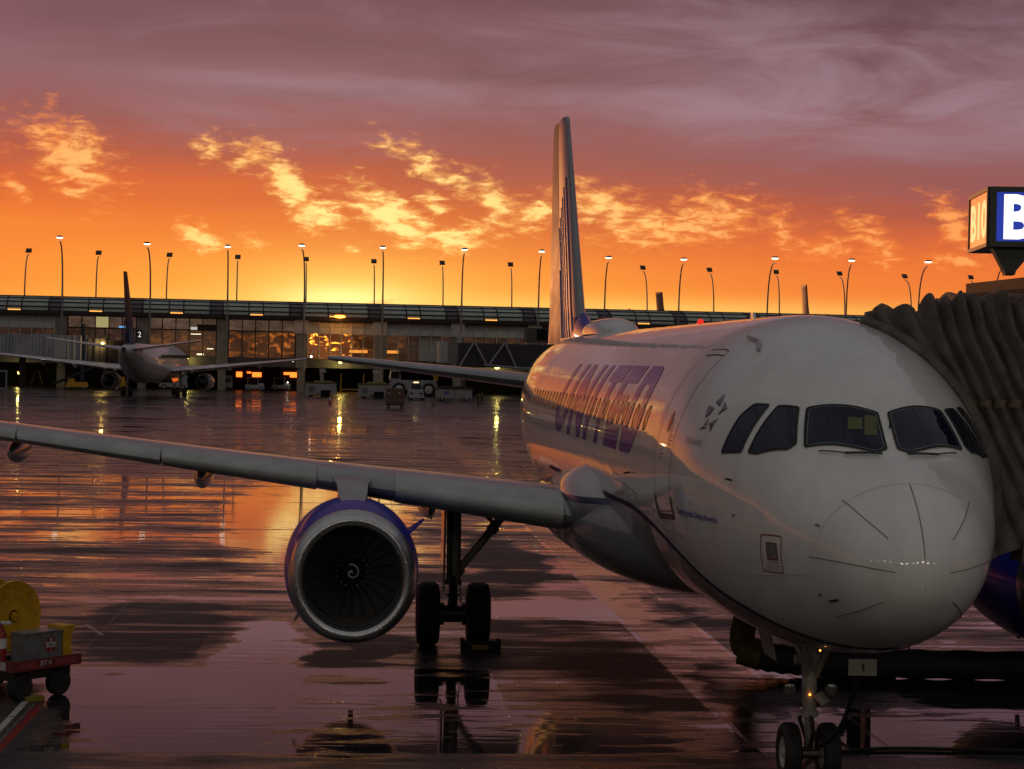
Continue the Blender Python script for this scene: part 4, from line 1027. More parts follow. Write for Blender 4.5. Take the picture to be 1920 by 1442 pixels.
# ------------------------------------------------------------- lamp posts
def lamp_post(ub, ut, vt, off, toward, lit, z0, label, group, arm=4.6):
    s, _ = fac(ub, 600, off); p = FO+fd*s+fn*off
    d = Vector(ray(ut, vt)); c = Vector(CAM); k = ((Vector((p.x, p.y, 0))-fn*arm*toward-c).dot(fn))/d.dot(fn); hp = c+d*k
    L = thing('lamp_post', label, 'street lamp', (p.x, p.y, z0), 0, group)
    hx, hy, hz = hp.x-p.x, hp.y-p.y, hp.z-z0
    pts = [(0, 0, 0), (0, 0, hz*.55)]
    for i in range(1, 11):
        q = i/10; pts.append((hx*q**2.2, hy*q**2.2, hz*.55+hz*.42*math.sin(q*pi/2)**.9))
    mb = MB(); mb.tube(pts, [.20, .16]+[.14-.004*i for i in range(10)], 6); mb.build('pole', galv, L)
    mb = MB(); mb.tube([(0, 0, 0), (0, 0, .9)], .32, 8); mb.build('base', galv, L)
    dv = Vector((hx, hy, 0)).normalized(); a = math.atan2(dv.y, dv.x)
    if lit:
        mb = MB(); mb.box(-.55, .75, -.42, .42, -.02, .24, top=(.1, .1, .1, .1)); h = mb.build('head', dk_frame, L, smooth=False, loc=(hx, hy, hz)); h.rotation_euler = (0, 0, a)
        mb = MB(); mb.box(-.45, .65, -.36, .36, -.14, -.02, top=(-.05, -.05, -.05, -.05)); l2 = mb.build('lens', lamp_on, h, smooth=False)
    else:
        mb = MB(); mb.box(-.5, .5, -.5, .5, -.12, .16); h = mb.build('head', dk_frame, L, smooth=False, loc=(hx, hy, hz)); h.rotation_euler = (0, rad(-38), a)
        mb = MB(); mb.box(-.42, .42, -.42, .42, -.17, -.12); mb.build('lens', grey_m, h, smooth=False)
nearL = [(116, 112, 445), (281, 276, 457), (426, 427, 462), (570, 566, 460), (717, 718, 464), (865, 871, 468), (1009, 1016, 471), (1133, 1141, 483), (1272, 1282, 486), (1438, 1453, 484), (1586, 1597, 488), (1721, 1740, 491), (1863, 1882, 495)]
farL = [(45, 54, 470), (179, 185, 474), (311, 318, 478), (443, 446, 482), (573, 574, 486), (701, 701, 490), (830, 829, 493), (959, 957, 496), (1213, 1205, 502), (1338, 1330, 506), (1461, 1455, 510), (1584, 1574, 513), (1709, 1696, 518), (1829, 1820, 520)]
lab_n = ['above the corrugated bridge at the far left', 'just right of the far dark tail fin', 'beside the flight display bay', 'left of the sunset glow', 'right of the sunset glow', 'rising behind the square box on the bridge', 'just left of the big tail fin', 'just right of the big tail fin', 'right of the distant orange tail tip', 'above the airliner roof', 'above the cockpit crown', 'left of the lit gate sign', 'directly under the lit gate sign']
lab_f = ['leftmost in the sky', 'second from the left edge', 'right of the far dark tail fin', 'beside the flight display bay', 'standing almost inside a lit post', 'right over the brightest glow', 'midway over the curved glass bays', 'left of the tall lit post by the fin', 'first one right of the big tail fin', 'above the airliner roof start', 'above the airliner roof middle', 'next to a lit post over the crown', 'left of the last tall lit post', 'rightmost beside the bridge roof']
for (a, b_, c_), l in zip(nearL, lab_n): lamp_post(a, b_, c_, -2.2, 1, True, 3.2 if a < 1000 else 0, 'tall lit lamp post with glowing head, '+l, 'lit lamp posts in front of the terminal')
for (a, b_, c_), l in zip(farL, lab_f): lamp_post(a, b_, c_, 55, -1, False, 0, 'unlit lamp post with dark square head, '+l, 'unlit lamp posts behind the terminal', 4.)
# ------------------------------------------------------------- concourse we look from, with its row of lit lamps
cb = thing('concourse', 'low grey concourse behind the viewpoint with a row of lit lamps under its eaves', 'building', (0, -23.2, 0))
mb = MB(); mb.box(-110, 70, -30, 0, 0, 9.0); mb.build('wall', mat('concourse_wall', (.07, .07, .072), .6), cb, smooth=False)
mb = MB(); mb.box(-111, 71, -31, 1.2, 9.003, 9.5); mb.build('roof', tconc2, cb, smooth=False)
for i in range(18):
    mb = MB(); mb.box(-60+i*6.4, -55+i*6.4, .003, .06, 4.0, 7.4); mb.build('window', mat('concourse_glass', (.02, .025, .03), .1) if i == 0 else bpy.data.materials['concourse_glass'], cb, smooth=False)
lamp_row = mat('eave_lamp', (.8, .8, .7), .5, emis=(1., .87, .68), es=75.)
for i, x in enumerate([-46, -34, -24, -18, -13, -9.2, -2.8, .8, 4.6, 9.5, 16, 24, 34]):
    L = thing('eave_lamp', 'bright lamp under the concourse eave, '+['over the far left end', 'well left of the viewpoint', 'left of the gate window', 'tenth along', 'beside the viewpoint on its left', 'just left of the viewpoint', 'just right of the viewpoint', 'facing the large nose', 'right of the nose line', 'near the boarding bridge', 'under the bridge root', 'right of the bridge root', 'at the far right end'][i], 'lamp', (x, -22.3, 8.7+.12*(i % 3)), 0, 'lamps under the concourse eave')
    mb = MB(); mb.lathe([(-.34, .04), (-.26, .28), (0, .38)], 12, 'z'); mb.build('bulb', lamp_row, L)
    mb = MB(); mb.lathe([(.003, .40), (.10, .35), (.2, .06), (.30, .04)], 12, 'z'); mb.build('shade', dark, L)
# ------------------------------------------------------------- boarding bridge with its fabric hood
canvas = grime(mat('hood_canvas', (.125, .102, .082), .7), 3.5, .5, .1, bump=.6, bscale=5.)
br = thing('boarding_bridge', 'brown pleated boarding bridge hood pressed against the large airliner beside its cockpit', 'boarding bridge', (3.6, 5.2, 0))
def rnd(i, j=0): return (math.sin(i*12.9898+j*78.233)*43758.5453) % 1.
CT = [(5.0, 107), (4.55, 113), (4.1, 122), (3.7, 134), (3.4, 148), (3.2, 162), (3.08, 178), (3.02, 195), (3.0, 206)]
def contact(q):       # q 0 bottom .. 1 top
    k = (1-q)*(len(CT)-1); i = min(int(k), len(CT)-2); f_ = k-i
    return SN(CT[i][0]+(CT[i+1][0]-CT[i][0])*f_, CT[i][1]+(CT[i+1][1]-CT[i][1])*f_, .02)
NF = 21; NT_ = NF*9; NS = 40
R = []
for i in range(NT_+1):
    t_ = i/NT_; row = []
    fo = t_*NF; ph = fo-math.floor(fo); kf = int(fo)
    ridge = abs(sin(pi*fo))**.62
    top = Vector((.72+2.9*t_, 4.9-2.0*min(1, t_*1.6)**.8, 5.90+.12*t_**.5)); bot = Vector((contact(0).x+(5.3-contact(0).x)*t_, 3.0-.15*t_, 3.22-.05*t_))
    for j in range(NS+1):
        q = j/NS; a = contact(q); b = bot.lerp(top, q**.85)
        kk = min(1, t_*5.5); kk = kk*kk*(3-2*kk)
        p = a.lerp(b, kk)
        amp = (.155*min(1, t_*5+.2))*(.35+.65*q)*(1+.6*(rnd(kf)-.5))
        dr = .03*sin(q*5+t_*9)+.02*sin(q*11+kf*2.1)+.012*sin(q*27+kf*5.7+(fo-kf)*4)
        p = p+Vector((-.25, -1., .25*q))*(ridge*amp+dr*min(1, t_*5))
        if q > .90: p += Vector((0, .0, 1))*ridge*.16*(q-.90)/.10*(.5+rnd(kf, 3))
        row.append(p)
    tp = row[-1]
    for j in range(1, 11):    # over the top and down the far side
        q = j/10; row.append(Vector((tp.x+(1.5*(1-t_)**2+.1)*q, tp.y+(7.2-tp.y)*min(1, q*1.25), tp.z+.05*sin(q*6+kf)-(0 if q < .8 else (q-.8)*9))))
    R.append([tuple(Vector(p)-Vector((3.6, 5.2, 0))) for p in row])
mb = MB(); mb.rings(R, False, False); hood = mb.build('hood', canvas, br, sharp=180)
mb = MB(); q = [tuple(Vector(R[int(NT_*.0)][j])+Vector((0, -.04, .02))) for j in range(0, NS+1)]; mb.tube(q, .075, 8); mb.build('hood_seal', canvas, br)
mb = MB(); q = []
for i in range(30, NT_+1):
    p = Vector(R[i][int(NS*.56)]); q.append((p.x, p.y-.03, p.z))
v = []
for p in q: v += [(p[0], p[1], p[2]-.045), (p[0], p[1]-.01, p[2]+.045)]
mb.add(v, [(2*i, 2*i+1, 2*i+3, 2*i+2) for i in range(len(q)-1)]); mb.build('strap', mat('strap_webbing', (.16, .12, .08), .7), hood)
pt = Vector(R[40][6]); mb = MB(); mb.box(pt.x-.04, pt.x+.04, pt.y-.05, pt.y-.04, pt.z-.07, pt.z+.07); mb.build('care_tag', mat('tag_white', (.5, .48, .4), .6), hood, smooth=False)
mb = MB(); mb.box(-1.62, .0, -2.36, -1.9, 3.02, 3.28, top=(.03, 0, .05, 0)); mb.build('bumper', mat('bumper_rubber', (.10, .085, .07), .7), br, smooth=False)
mb = MB(); mb.box(.0, 4.6, -2.7, 2.1, 2.9, 6.1); mb.box(4.6, 22, -2.2, 1.6, 3.0, 5.9); mb.build('cabin', mat('bridge_grey', (.09, .09, .095), .55), br, smooth=False)
mb = MB(); mb.tube([(9, -.3, .0), (9, -.3, 3.0)], .3, 12); mb.box(7.6, 10.4, -1.6, 1.0, .5, .9); mb.build('support_column', galv, br)
wheel(br, 8.2, -1.2, .5, .5, .3); wheel(br, 9.8, -1.2, .5, .5, .3)
a_ = at(1811, 545, 31.5); c_ = at(1990, 522, 28.0)
p0 = Vector((a_.x, a_.y, 0)); dr_ = Vector((c_.x-a_.x, c_.y-a_.y, 0)).normalized(); pr_ = Vector((-dr_.y, dr_.x, 0))
def rp(s, w_, z): p = p0+dr_*s+pr_*w_; return (p.x-3.6, p.y-5.2, z)
zt = at(1811, 532, 31.5).z
mb = MB(); v = [rp(.08, .05, zt-.30), rp(5, .05, zt-.30), rp(5, 2.6, zt-.30), rp(.08, 2.6, zt-.30), rp(0, 0, zt-.15), rp(5, 0, zt-.13), rp(5, 2.6, zt-.13), rp(0, 2.6, zt-.15), rp(0, 0, zt), rp(5, 0, zt+.03), rp(5, 2.6, zt+.03), rp(0, 2.6, zt)]
mb.add(v, [(0, 3, 2, 1), (8, 9, 10, 11)]+[(i, (i+1) % 4, 4+(i+1) % 4, 4+i) for i in range(4)]+[(4+i, 4+(i+1) % 4, 8+(i+1) % 4, 8+i) for i in range(4)])
mb.build('roof', mat('bridge_roof', (.022, .022, .025), .6, spec=.2), br, smooth=False)
# ------------------------------------------------------------- lit gate sign
sg_l = at(1856, 350, 28.0); sz1 = sg_l.z; sz0 = at(1856, 462, 28.0).z
gs = thing('gate_sign', 'lit box sign with white B10 on blue, standing on the bridge roof', 'sign', (sg_l.x, sg_l.y, sz0), rad(-9))
H = sz1-sz0; Wd = 2.3; Dp = 1.75
mb = MB(); mb.box(0, Wd, 0, Dp, 0, H)
for (x0, x1, z0, z1) in ((0, Wd, 0, .07), (0, Wd, H-.07, H), (0, .09, .07, H-.07), (Wd-.09, Wd, .07, H-.07)): mb.box(x0, x1, -.05, -.003, z0, z1)
for (y0, y1, z0, z1) in ((0, Dp, 0, .05), (0, Dp, H-.05, H), (0, .06, .05, H-.05), (Dp-.06, Dp, .05, H-.05)): mb.box(-.03, -.003, y0, y1, z0, z1)
mb.build('frame', mat('sign_frame', (.05, .055, .045), .5), gs, smooth=False)
mb = MB(); mb.add([(.09, -.01, .07), (Wd-.09, -.01, .07), (Wd-.09, -.01, H-.07), (.09, -.01, H-.07)], [(0, 1, 2, 3)]); fp = mb.build('front_face', mat('sign_blue', (.01, .03, .3), .3, emis=(.006, .028, .30), es=1.), gs, smooth=False)
mb = MB(); mb.add([(-.006, .06, .05), (-.006, Dp-.06, .05), (-.006, Dp-.06, H-.05), (-.006, .06, H-.05)], [(0, 1, 2, 3)]); sp_ = mb.build('side_face', mat('sign_side_sunset', (.6, .2, .05), .3, emis=(.50, .10, .02), es=1.), gs, smooth=False)  # sunset orange put into the side's colour and glow
lit_w = mat('sign_letter', (.8, .8, .7), .4, emis=(1., .95, .80), es=1.5); lit_o = mat('sign_letter_side', (.8, .6, .4), .4, emis=(1., .52, .22), es=1.)
V, Fc, ar = text_polys("B10", .035)
tw_ = 1.12; obj('lettering', ([(.19+tw_*a, -.014, .09+(H-.18)*b_) for a, b_ in V], Fc), lit_w, fp, smooth=False)
obj('lettering', ([(-.010, Dp-.15-(Dp-.3)*a, .13+(H-.27)*b_) for a, b_ in V], Fc), lit_o, sp_, smooth=False)
pz = zt-sz0
mb = MB(); mb.rings([[(x0, .3, z), (x1, .3, z), (x1, .55, z), (x0, .55, z)] for x0, x1, z in ((.10, .66, -.003), (.26, .42, -.30), (.28, .40, -.36), (.28, .40, pz+.03))]); mb.build('bracket', bpy.data.materials['sign_frame'], gs, smooth=False)
# ------------------------------------------------------------- hose, cable, chocks
mb = MB(); P_ = [(1.35, 15.3, 1.75), (1.30, 15.0, 1.35), (1.12, 14.75, .95), (1.0, 14.5, .62), (1.05, 14.3, .42), (1.5, 14.1, .30), (2.6, 13.95, .26), (5, 13.8, .25), (9, 13.6, .25), (15, 13.5, .25), (24, 13.6, .25)]
def cr(P, n):
    out = []
    for i in range(len(P)-1):
        p0, p1, p2, p3 = [Vector(P[max(0, min(len(P)-1, i+k))]) for k in (-1, 0, 1, 2)]
        for j in range(n):
            q = j/n; out.append(.5*((2*p1)+(p2-p0)*q+(2*p0-5*p1+4*p2-p3)*q*q+(3*p1-p0-3*p2+p3)*q**3))
    return out+[Vector(P[-1])]
C_ = cr(P_, 24)
dk_fab = mat('dark_hose_fabric', (.018, .017, .018), .7); yel_fab = grime(mat('yellow_hose_fabric', (.12, .085, .01), .6), 8, .4)
ah = thing('air_hose', 'thick dark air hose lying on the wet ground under the airliner with yellow ribbed elbow', 'hose', (1.2, 14.3, 0))
sub = [p-Vector((1.2, 14.3, 0)) for p in C_]
mb.tube(sub[:110], [.20+.022*abs(sin(i*.75)) for i in range(110)], 14); mb.build('elbow', yel_fab, ah)
mb = MB(); mb.tube(sub[108:], [.245+.012*sin(i*.9) for i in range(len(sub)-108)], 14); mb.build('hose', dk_fab, ah)
mb = MB(); mb.tube([sub[96]+Vector((-.12, 0, 0)), sub[112]], .26, 12); mb.build('coupling', yel_fab, ah)
mb = MB(); mb.tube(cr([(-.02, 2.6, 1.76), (.02, 2.9, 1.5), (.12, 4.0, .85), (.22, 5.6, .3), (.35, 6.6, .035), (1.6, 7.2, .03), (4, 7.0, .03), (12, 6.4, .03)], 10), .028, 8); o = mb.build('power_cable', black)
tag(o, 'black power cable hanging from the nose panel down behind the nose wheels', 'cable')
def chock(x, y, lab):
    ch = thing('wheel_chock', lab, 'wheel chock', (x, y, 0), 0, 'chocks at the main wheels')
    mb = MB(); mb.box(-.33, .33, -.12, .12, .0, .17, top=(.02, .02, .05, .05)); mb.box(-.36, -.30, -.16, .16, .0, .21); mb.box(.30, .36, -.16, .16, 0, .21); mb.build('block', black, ch, smooth=False)
    mb = MB(); mb.box(-.16, .13, -.125, -.119, .04, .12); mb.build('reflector', mat('dull_yellow', (.30, .19, .015), .5), ch, smooth=False)
chock(-3.33, 16.95, 'black wheel chock with yellow plate in front of the right main wheel')
# ------------------------------------------------------------- hose cart at the left edge
o0 = at(24, 1258, 31.6); cart = thing('hose_cart', 'fuel hose cart with yellow hose reel, red extinguisher and grey cabinet at the left edge', 'cart', (o0.x, o0.y, 0), rad(50))
mb = MB(); mb.box(0, 1.33, 0, 1.7, .50, .56); mb.box(.1, 1.25, .1, 1.6, .30, .497); mb.build('chassis', dark, cart, smooth=False)
mb = MB(); mb.box(-.02, 1.35, -.035, 0, .46, .62); mb.box(-.035, -.003, -.03, 1.7, .46, .62); edge = mb.build('edge_board', mat('edge_red', (.16, .03, .03), .5), cart, smooth=False)
for i in range(3):
    mb = MB(); mb.box(-.04, -.036, .12+i*.5, .36+i*.5, .48, .60); mb.build('white_patch', mat('patch_white', (.45, .43, .42), .5), edge, smooth=False)
def ctext(s, x0, x1, z0, z1, y, m, par, bold=.0):
    V, Fc, _ = text_polys(s, bold); return obj('text', ([(x0+(x1-x0)*a, y, z0+(z1-z0)*b_) for a, b_ in V], Fc), m, par, smooth=False)
wtx = mat('white_lettering', (.6, .58, .56), .5); rtx = mat('red_lettering', (.55, .10, .09), .5)
ctext("JET A", .50, .74, .50, .59, -.040, wtx, edge, .01); ctext("FLAMMABLE", .82, 1.26, .50, .59, -.040, rtx, edge); ctext("NO SMOKING", .10, .42, .50, .585, -.040, rtx, edge)
mb = MB(); mb.box(.28, 1.02, .05, .36, .563, .99); cab = mb.build('cabinet', grey_m, cart, smooth=False)
mb = MB(); mb.box(.26, 1.04, .03, .38, .993, 1.015); mb.build('lid', grime(mat('lid_metal', (.30, .28, .29), .35, metal=.5), 5., .3), cab, smooth=False)
mb = MB()
for k in range(3): mb = MB(); mb.box(.36+k*.24, .42+k*.24, .035, .047, .93, .985); mb.build('latch', galv, cab, smooth=False)
mb = MB(); mb.tube([(.40, .045, .70), (.40, .02, .72), (.52, .02, .72), (.52, .045, .70)], .008, 6); mb.build('handle', galv, cab)
mb = MB(); cx, cz, r_ = .79, .80, .15
mb.add([(cx-r_, .045, cz), (cx, .045, cz-r_), (cx+r_, .045, cz), (cx, .045, cz+r_)], [(0, 1, 2, 3)]); pl = mb.build('placard', red_m, cab, smooth=False)
mb = MB(); mb.add([(cx-.105, .041, cz-.04), (cx+.105, .041, cz-.04), (cx+.105, .041, cz+.045), (cx-.105, .041, cz+.045)], [(0, 1, 2, 3)]); mb.build('white_band', wtx, pl, smooth=False)
ctext("1863", cx-.09, cx+.09, cz-.03, cz+.035, .038, line_g, pl, .01); ctext("3", cx-.014, cx+.014, cz-.12, cz-.075, .041, wtx, pl)
mb = MB(); mb.add([(cx-.025, .041, cz+.06), (cx+.025, .041, cz+.06), (cx+.018, .041, cz+.09), (cx, .041, cz+.12), (cx-.02, .041, cz+.09)], [(0, 1, 2, 3, 4)]); mb.build('flame_mark', wtx, pl, smooth=False)
mb = MB(); mb.rings([[(1.05, .05, z), (1.27-dx, .05, z), (1.27-dx, .4, z), (1.05, .4, z)] for z, dx in ((.563, .0), (.7, .06), (.92, .05), (1.0, .0), (1.06, -.03))]); mb.build('yellow_housing', yellow_m, cart, smooth=False)
mb = MB(); mb.lathe([(-.26, .10), (-.26, .52), (-.27, .545), (-.245, .56), (-.225, .545), (-.235, .52), (-.22, .17), (.22, .17), (.235, .52), (.225, .545), (.245, .56), (.27, .545), (.26, .52), (.26, .10), (-.26, .10)], 48, 'y', (.68, 1.02, 1.18)); reel = mb.build('hose_reel', yellow_m, cart, sharp=50)
mb = MB(); 
for k in range(6): mb.lathe([(-.20+k*.07, .30), (-.175+k*.07, .345), (-.15+k*.07, .30)], 32, 'y', (.68, 1.02, 1.18))
mb.build('wound_hose', black, reel)
mb = MB(); mb.lathe([(-.30, .004), (-.30, .07), (-.262, .07)], 16, 'y', (.68, 1.02, 1.18))
mb.lathe([(-.2625, .30), (-.268, .305), (-.2625, .31)], 40, 'y', (.68, 1.02, 1.18)); mb.build('hub', yellow_m, reel)
mb = MB()
for k in range(8): mb.tube([(.68+.44*cos(k*pi/4), 1.02-.262, 1.18+.44*sin(k*pi/4)), (.68+.44*cos(k*pi/4), 1.02-.275, 1.18+.44*sin(k*pi/4))], .014, 8)
mb.build('bolt', galv, reel)
mb = MB(); mb.tube(cr([(.68, .98, 1.53), (.3, .9, 1.35), (.12, .75, 1.0), (.10, .6, .66), (.4, .5, .60), (.9, .55, .60), (1.1, .8, .62)], 8), .035, 8); mb.build('hose_end', black, reel)
mb = MB(); mb.tube([(.68, 1.36, .563), (.68, 1.34, 1.18)], .03, 6); mb.tube([(.1, 1.35, .563), (.1, 1.35, 1.72), (.55, 1.2, 1.80)], .035, 6); mb.build('reel_stand', dark, cart)
ex = MB(); ex.lathe([(0, .01), (.02, .085), (.46, .085), (.52, .05), (.55, .03), (.62, .03)], 18, 'z', (.02, .30, .563)); e_ = ex.build('fire_extinguisher', red_m, cart)
mb = MB(); mb.tube([(-.02, .26, 1.20), (.10, .20, 1.17)], .02, 6); mb.box(-.02, .14, .20, .26, 1.17, 1.20); mb.build('handle', wtx, e_)
mb = MB(); R = [[(.02+.088*cos(a), .30+.088*sin(a), z) for a in [rad(200+q*12) for q in range(11)]] for z in (.80, .95)]; mb.rings(R, False, False); mb.build('label_sheet', wtx, e_)
for (x, y) in ((.25, .12), (1.02, .12), (.25, 1.55), (1.02, 1.55)):
    mb = MB(); mb.lathe([(-.08, .10), (-.09, .18), (-.06, .205), (.06, .205), (.09, .18), (.08, .10)], 22, 'y', (x, y, .205), cap=True); mb.build('wheel', tyre_m, cart)
    mb = MB(); mb.tube([(x, y, .2), (x, y, .42)], .05, 8); mb.build('caster_fork', dark, cart)
mb = MB(); mb.box(.28, .55, -.10, .22, 0, .06); mb.build('cart_chock', mat('chock_yellow', (.25, .2, .02), .6), cart, smooth=False)
# ------------------------------------------------------------- far aircraft seen from behind
def far_plane():
    p = thing('far_airliner', 'distant grey-white airliner seen from behind with dark navy tail fin, parked at the terminal', 'airplane', tuple(gnd(283, 744)), rad(-4.2))
    K = 1.17
    wht = grime(mat('far_white', (.60, .60, .62), .4, coat=.5), .5, .2)
    st_ = [(-17.5, .25, 4.9), (-17, .5, 4.85), (-15, 1.0, 4.5), (-12, 1.5, 4.05), (-9, 1.85, 3.7), (-6, 2.0, 3.55), (12, 2.0, 3.5), (16, 1.8, 3.4), (18.5, 1.2, 3.2), (20, .3, 3.0)]
    mb = MB(); mb.rings([[(r*.97*cos(2*pi*j/28)*K, y*K, (z+r*1.03*sin(2*pi*j/28))*K) for j in range(28)] for y, r, z in st_]); fz = mb.build('fuselage', wht, p)
    mb = MB(); mb.rings([[(x*K, y*K, z*K) for x, y, z in ((-.9, 0, 2.7), (.9, 0, 2.7), (1.4, 3, 1.5), (-1.4, 3, 1.5))], [(x*K, y*K, z*K) for x, y, z in ((-1.6, 2, 2.3), (1.6, 2, 2.3), (1.7, 5, 1.45), (-1.7, 5, 1.45))], [(x*K, y*K, z*K) for x, y, z in ((-1.6, 9, 2.3), (1.6, 9, 2.3), (1.6, 9, 1.45), (-1.6, 9, 1.45))]]); mb.build('belly_fairing', grey_belly, p)
    mb = MB(); mb.tube([(0, -17.7*K, 4.95*K), (0, -17.4*K, 4.9*K)], .3, 10); mb.build('tail_exhaust', dark, p)
    z0, z1 = 5.4*K, 12.6*K; mb = MB(); R = []
    for q in (0, .25, .5, .75, .96, 1.):
        z = z0+(z1-z0)*q; te = (-16.2-2.3*q)*K; c = (5.8-3.6*q)*K; hw = (.34-.2*q)*K
        R.append([(0, te, z), (hw*.7, te+c*.35, z), (hw, te+c*.65, z), (0, te+c, z), (-hw, te+c*.65, z), (-hw*.7, te+c*.35, z)])
    mb.rings(R); fn_ = mb.build('fin', dblue, p, sharp=40)
    mb = MB()
    for k in range(5):
        P = []
        for i in range(9):
            q = .04+(.30-.04*k)*i/8; z = z0+(z1-z0)*q; te = (-16.2-2.3*q)*K; c = (5.8-3.6*q)*K; f_ = .12+.1*k+.35*(i/8)**2*(1 if k % 2 else .4)
            P.append(((.34-.2*q)*K*(.7+.3*min(1, f_))+.04, te+c*min(f_, .62), z)); 
        mb.tube(P, .07, 4)
        mb.tube([(-a, b, c) for a, b, c in P], .07, 4)
    mb.build('globe_lines', mat('far_globe_line', (.22, .2, .3), .5), fn_)
    for sg in (-1, 1):
        mb = MB(); mb.rings([[(sg*x*K, (y+c*a)*K, (z+b*c)*K) for a, b in ((0, 0), (.35, .045), (.8, .05), (1, 0), (.8, -.04), (.35, -.035))] for x, y, c, z in ((.6, -16.3, 4.0, 5.0), (7.6, -18.0, 1.6, 5.95))]); mb.build('tailplane', wht, p, sharp=60)
        mb = MB(); mb.rings([[(sg*x*K, (y+c*a)*K, (z+b*c)*K) for a, b in ((0, 0), (.35, .05), (.8, .07), (1, 0), (.8, -.05), (.35, -.04))] for x, y, c, z in ((1.7, 1.5, 7.5, 2.75), (5.9, .6, 5.0, 3.15), (16.7, -2.9, 1.8, 4.35))]); wg = mb.build('wing', wht, p, sharp=60)
        mb = MB(); mb.rings([[(sg*x*K, (y+c*a)*K, z*K) for a in (0, 1)]+[(sg*(x+.06)*K, (y+c*a)*K, z*K) for a in (1, 0)] for x, y, c, z in ((16.6, -2.9, 1.8, 4.3), (17.2, -3.3, 1.2, 4.7), (17.6, -3.9, .6, 5.6))]); mb.build('winglet', wht, wg, smooth=False)
        for x in (4.1, 8.2, 11.5):
            mb = MB(); mb.tube([(sg*x*K, (.1-.16*(x-4))*K-.6, (2.75+.09*x-.15)*K), (sg*x*K, (1.2-.16*(x-4))*K, (2.60+.09*x-.2)*K), (sg*x*K, (3-.16*(x-4))*K, (2.7+.09*x-.1)*K)], [.05, .3, .15], 8); mb.build('flap_fairing', wht, wg)
        mb = MB(); mb.lathe([(-1.0, .62), (-.6, .9), (1.2, 1.1), (3.2, 1.02), (3.4, .9), (3.2, .8)], 28, 'y', (sg*5.1*K, 3.4*K, 1.65*K)); en = mb.build('engine', wht, p)
        mb = MB(); mb.lathe([(-.9, .78), (-1.6, .5), (-2.1, .28), (-2.2, .02)], 20, 'y', (sg*5.1*K, 3.4*K, 1.65*K)); mb.build('exhaust_cone', dark, en)
        mb = MB(); mb.lathe([(-.55, .86), (-.56, .5)], 24, 'y', (sg*5.1*K, 3.4*K, 1.65*K)); mb.build('nozzle_gap', pitch, en)
        for dx in (-.45, .45):
            mb = MB(); mb.lathe([(-.2, .3), (-.22, .6), (.22, .6), (.2, .3)], 18, 'x', (sg*2.9*K+dx, 2.0*K, .6), cap=True); mb.build('wheel', tyre_m, p)
        mb = MB(); mb.tube([(sg*2.9*K, 2*K, .6), (sg*2.8*K, 2*K, 2.9*K)], .16, 8); mb.build('gear_leg', gearm, p)
    mb = MB(); mb.lathe([(-.3, .3), (-.32, .42), (.32, .42), (.3, .3)], 18, 'x', (0, 17*K, .42), cap=True); mb.build('wheel', tyre_m, p)
    mb = MB(); mb.tube([(0, 17*K, .4), (0, 16.8*K, 2.2*K)], .12, 8); mb.build('gear_leg', gearm, p)
    mb = MB()
    for k in range(30): mb.box(1.93*K, 1.99*K, (-6+k*.7)*K, (-5.72+k*.7)*K, 4.15*K, 4.5*K)
    mb.build('cabin_window_row', glass_w, fz, smooth=False)
    mb = MB(); mb.lathe([(-.15, .02), (0, .16), (.15, .02)], 8, 'z', (17.3*K, -3.9*K, 4.62*K)); mb.build('position_light', lamp_on, p)
    return p
far_plane()
def hidden_plane(ut, vt, D, hgt, m, lab, lean=0.):
    tp = at(ut, vt, D); p = thing('parked_airliner', lab, 'airplane', (tp.x, tp.y, 0), rad(lean))
    z1 = tp.z; z0 = z1*.45; mb = MB(); R = []
    for q in (0, .3, .6, .95, 1.):
        z = z0+(z1-z0)*q; c = 6.5-4.5*q; hw = .34-.24*q; R.append([(0, -c+3+q, z), (hw, -c*.4+1.5+q, z), (0, 3+q*3-.5, z), (-hw, -c*.4+1.5+q, z)])
    mb.rings(R); mb.build('fin', m, p, sharp=40)
    mb = MB(); mb.rings([[(r*cos(2*pi*j/16), y, z0-r*.9+r*sin(2*pi*j/16)) for j in range(16)] for y, r in ((6, .4), (-2, 2.0), (-14, 2.8), (-40, 2.8), (-46, 1.2))]); mb.build('fuselage', white_m, p)
    for sg in (-1, 1):
        mb = MB(); mb.rings([[(sg*1.0, 1, z0-.8), (sg*1.0, -5, z0-.8), (sg*1.0, -3, z0-.5)], [(sg*8.5, 4, z0+.3), (sg*8.5, 2, z0+.3), (sg*8.5, 3, z0+.4)]]); mb.build('tailplane', white_m, p, smooth=False)
    for x in (-3, 3, 0):
        y = -20 if x else -42; mb = MB(); mb.tube([(x, y, 0), (x, y, z0-3)], .35, 8); mb.build('gear_leg', tyre_m, p)
hidden_plane(1247, 547, 430, 18, mat('sunset_tinted_tail', (.25, .15, .10), .5), 'far airliner whose pale tail tip shows above the terminal right of the big fin', 12)  # orange sunset light on the far tails is put into their colour
hidden_plane(1517, 533, 400, 20, bpy.data.materials['sunset_tinted_tail'], 'far airliner whose thin pale tail tip shows above the cockpit crown', 3)
hidden_plane(1184, 578, 430, 15, bpy.data.materials['sunset_tinted_tail'], 'far airliner whose tiny tail tip barely shows behind the crown bulge', 3)
